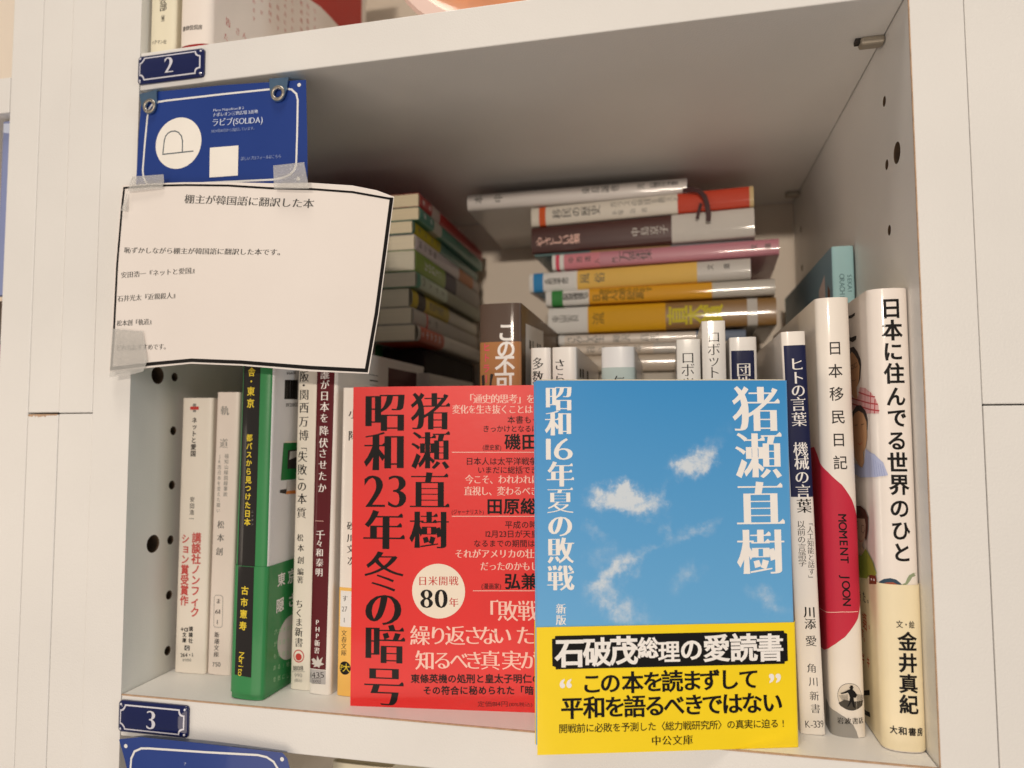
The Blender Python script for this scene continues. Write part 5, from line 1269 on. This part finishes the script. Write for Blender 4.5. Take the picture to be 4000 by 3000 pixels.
# lower card
card2 = empty('name_card', Matrix.Identity(4)); tag(card2, 'blue card with a white rounded border, its top showing under the plate numbered 3', 'card', 'blue name cards hung under the shelf boards')
cm2 = warp(lambda x, z: -3.2 - 2.2 * math.sin(math.pi * max(0, min(1, x / 92))))
sheet('card_sheet', [(2.2, -20.0), (3, -19.6), (14, -17.7), (45, -17.6), (88.4, -18.0), (90.8, -20.2), (92.0, -24), (92.6, -70), (14, -70), (8.2, -36), (5.0, -27)], cm2, CARDB, card2)
make_print('printed_design', [('l', [(9.3, -60), (9.0, -33), (9.3, -28), (11.0, -24.6), (14.6, -22.9), (19, -22.5), (50, -21.4), (76, -20.2), (80.5, -20.7), (84, -22.4), (86, -25), (87, -30), (87, -60)], .95, 'white2'),
                              ('o', (6.1, -22.6), .95, 0, 'white2'), ('o', (88.2, -20.9), .95, 0, 'white2'), ('h', 'ナ', (37.6, -27.6), (39.4, -27.6), 1.8, 'm', 'palewhite')], cm2, card2, .2, xc, eps0=.40, dw=.02)
# steel clips: strap coming down from under the board, ending in a ring
CLIPB = pmat('clip_blued_steel', '#6f8caa', 0.3, 0.1, 0.1, 150, 0.15, 1200, metal=0.75)
def clip(x, z, tilt, label):
    x, yb, z = cm(x, z, 1.3)
    e = empty('hanging_clip', Matrix.Translation((x, yb, z)) @ Matrix.Rotation(R(tilt), 4, 'Y')); tag(e, label, 'clip', 'steel clips holding the upper blue card')
    hw, r_ = 5.0, 3.7
    o_ = [(-hw, 0), (-hw * .9, -5.2)] + [(r_ * math.cos(R(a)), -7.7 + r_ * math.sin(R(a)) * 1.0) for a in range(190, 351, 16)] + [(hw * .9, -5.2), (hw, 0)]
    hole = [(2.0 * math.cos(R(a)), -7.3 + 2.2 * math.sin(R(a))) for a in range(0, 360, 20)]
    strap = ruled('strap', o_, -0.75, 0, CLIPB, e, [hole[::-1]])
    rr = []                                           # raised bright ring round the hole
    for i in range(24):
        a = 2 * math.pi * i / 24
        for j in range(8):
            b_ = 2 * math.pi * j / 8; q = 2.85 + 0.75 * math.cos(b_)
            rr.append((q * math.cos(a), -0.75 + 0.42 * math.sin(b_) - .1, -7.4 + q * 1.04 * math.sin(a)))
    Fr = [(i * 8 + j, ((i + 1) % 24) * 8 + j, ((i + 1) % 24) * 8 + (j + 1) % 8, i * 8 + (j + 1) % 8) for i in range(24) for j in range(8)]
    mesh('ring', rr, Fr, [METAL], e, smooth=60)
    yt = 9.0; zt = 300.3 - z                          # strap runs back and up to the underside of the board
    V = [(-hw, -.75, 0), (hw, -.75, 0), (hw, 0, -.3), (-hw, 0, -.3), (-hw, yt - yb, zt), (hw, yt - yb, zt), (hw, yt - yb, zt - .9), (-hw, yt - yb, zt - .9)]
    mesh('top_bend', V, [(0, 1, 5, 4), (1, 2, 6, 5), (2, 3, 7, 6), (3, 0, 4, 7), (4, 5, 6, 7), (0, 3, 2, 1)], [CLIPB], e)
    return e
clip(8.4, 297.0, -8, 'left steel clip with a ring end, holding the upper blue card below plate 2')
clip(81.2, 295.9, 3, 'right steel clip with a ring end, holding the upper blue card near its right corner')
# note
def ynote(x, z):
    t = (x + 6) / 146
    return -4.2 - 4.5 * math.sin(math.pi * min(1, max(0, t * 1.1))) ** 2 - 6.0 * max(0, t) ** 2 - 1.2 * math.sin((z - 150) * .03)
nm0 = warp(ynote)
def nm(x, z, eps):      # outline was measured in the plane y=-6
    k = 297.29 / 294.29
    return nm0(CAMP.x + (x - CAMP.x) * k, CAMP.z + (z - CAMP.z) * k, eps)
note = empty('paper_note', Matrix.Identity(4)); tag(note, 'white paper note with a black border and Japanese text, taped below the blue card', 'note')
top = [(-3.0, 249.2), (13.7, 248.9), (33.3, 247.9), (56.2, 246.1), (79.5, 243.6), (100, 242.2), (121, 239.2), (133, 236.0), (141.5, 232.3)]
right = [(138.4, 207.7), (134.6, 179.4), (129.9, 152.2)]
bot = [(101.3, 153.9), (65.6, 157.4), (38.8, 159.0), (16.6, 157.6), (-7.2, 155.8)]
left = [(-6.6, 174.6), (-5.9, 209.3), (-4.0, 237.2)]
sheet('paper_sheet', (top + right + bot + left)[::-1], nm, pmat('note_paper', '#ece4de', 0.6, 0, 0.015, 25, 0.15, 300), note, 0.15, 30, 16)
def dense(pts, n=5):
    out = []
    for a, b_ in zip(pts, pts[1:]):
        for i in range(n): out.append((a[0] + (b_[0] - a[0]) * i / n, a[1] + (b_[1] - a[1]) * i / n))
    return out + [pts[-1]]
bt = [(-1.8, 247.9), (13.7, 247.7), (33.3, 246.5), (56.2, 244.4), (79.5, 241.2), (100.1, 239.2), (121, 236.1), (140.2, 231.4)]
brt = [(140.2, 231.4), (137.1, 207.7), (133.3, 179.4), (128.7, 153.6)]
bbt = [(128.7, 153.7), (101.3, 155.6), (65.6, 159.0), (38.8, 160.6), (16.6, 159.4), (-6.0, 157.6)]
blf = [(-6.0, 157.6), (-5.2, 174.6), (-4.5, 209.3), (-2.8, 237.2), (-1.8, 247.9)]
nx = [k * 5 for k in range(-2, 30)]
make_print('printed_border', [('l', dense(bt, 3), 1.0, 'ink'), ('l', dense(brt, 3), 1.7, 'ink'), ('l', dense(bbt, 3), 1.7, 'ink'), ('l', dense(blf, 3), 1.1, 'ink')], nm, note, 0, nx, eps0=.22, dw=.015)
make_print('printed_text', D['note'], nm, note, 0, nx, eps0=.22, dw=.01)
# adhesive tape
def tape_mat():
    m = bpy.data.materials.new('clear_tape'); m.use_nodes = True; nt = m.node_tree; b = nt.nodes['Principled BSDF']
    b.inputs['Base Color'].default_value = (0.80, 0.78, 0.74, 1); b.inputs['Roughness'].default_value = 0.2
    nn = nt.nodes.new('ShaderNodeTexNoise'); nn.inputs['Scale'].default_value = 90; bp = nt.nodes.new('ShaderNodeBump'); bp.inputs['Strength'].default_value = 0.5; bp.inputs['Distance'].default_value = 0.002; nt.links.new(nn.outputs[0], bp.inputs['Height']); nt.links.new(bp.outputs[0], b.inputs['Normal'])
    tr = nt.nodes.new('ShaderNodeBsdfTransparent'); mx = nt.nodes.new('ShaderNodeMixShader'); mx.inputs[0].default_value = 0.38
    out = nt.nodes['Material Output']; nt.links.new(tr.outputs[0], mx.inputs[1]); nt.links.new(b.outputs[0], mx.inputs[2]); nt.links.new(mx.outputs[0], out.inputs[0]); return m
TP = tape_mat()
def tape(pts, yf, label):
    o = sheet('adhesive_tape', pts, warp(yf), TP, None, 0.06, 6, 4); tag(o, label, 'tape', 'strips of translucent tape holding the note'); return o
tape([(-6.0, 237.5), (0.0, 254.6), (18.2, 254.2), (18.6, 250.6), (17.7, 247.2), (-2.6, 247.0), (-2.4, 237.2)][::-1], lambda x, z: -6.6 - .05 * x, 'translucent tape over the upper left corner of the note')
tape([(78.6, 253.4), (94.8, 253.6), (97.6, 240.6), (79.2, 242.0)][::-1], lambda x, z: -14.0, 'translucent tape over the lower right corner of the blue card')
tape([(-9.0, 178), (-9.6, 153.6), (4.6, 155.0), (9.8, 156.2), (12, 161.5), (9, 176)][::-1], lambda x, z: -6.4 + .02 * x - .04 * max(0, x), 'translucent tape over the lower left corner of the note')

bpy.data.objects.remove(_fo)
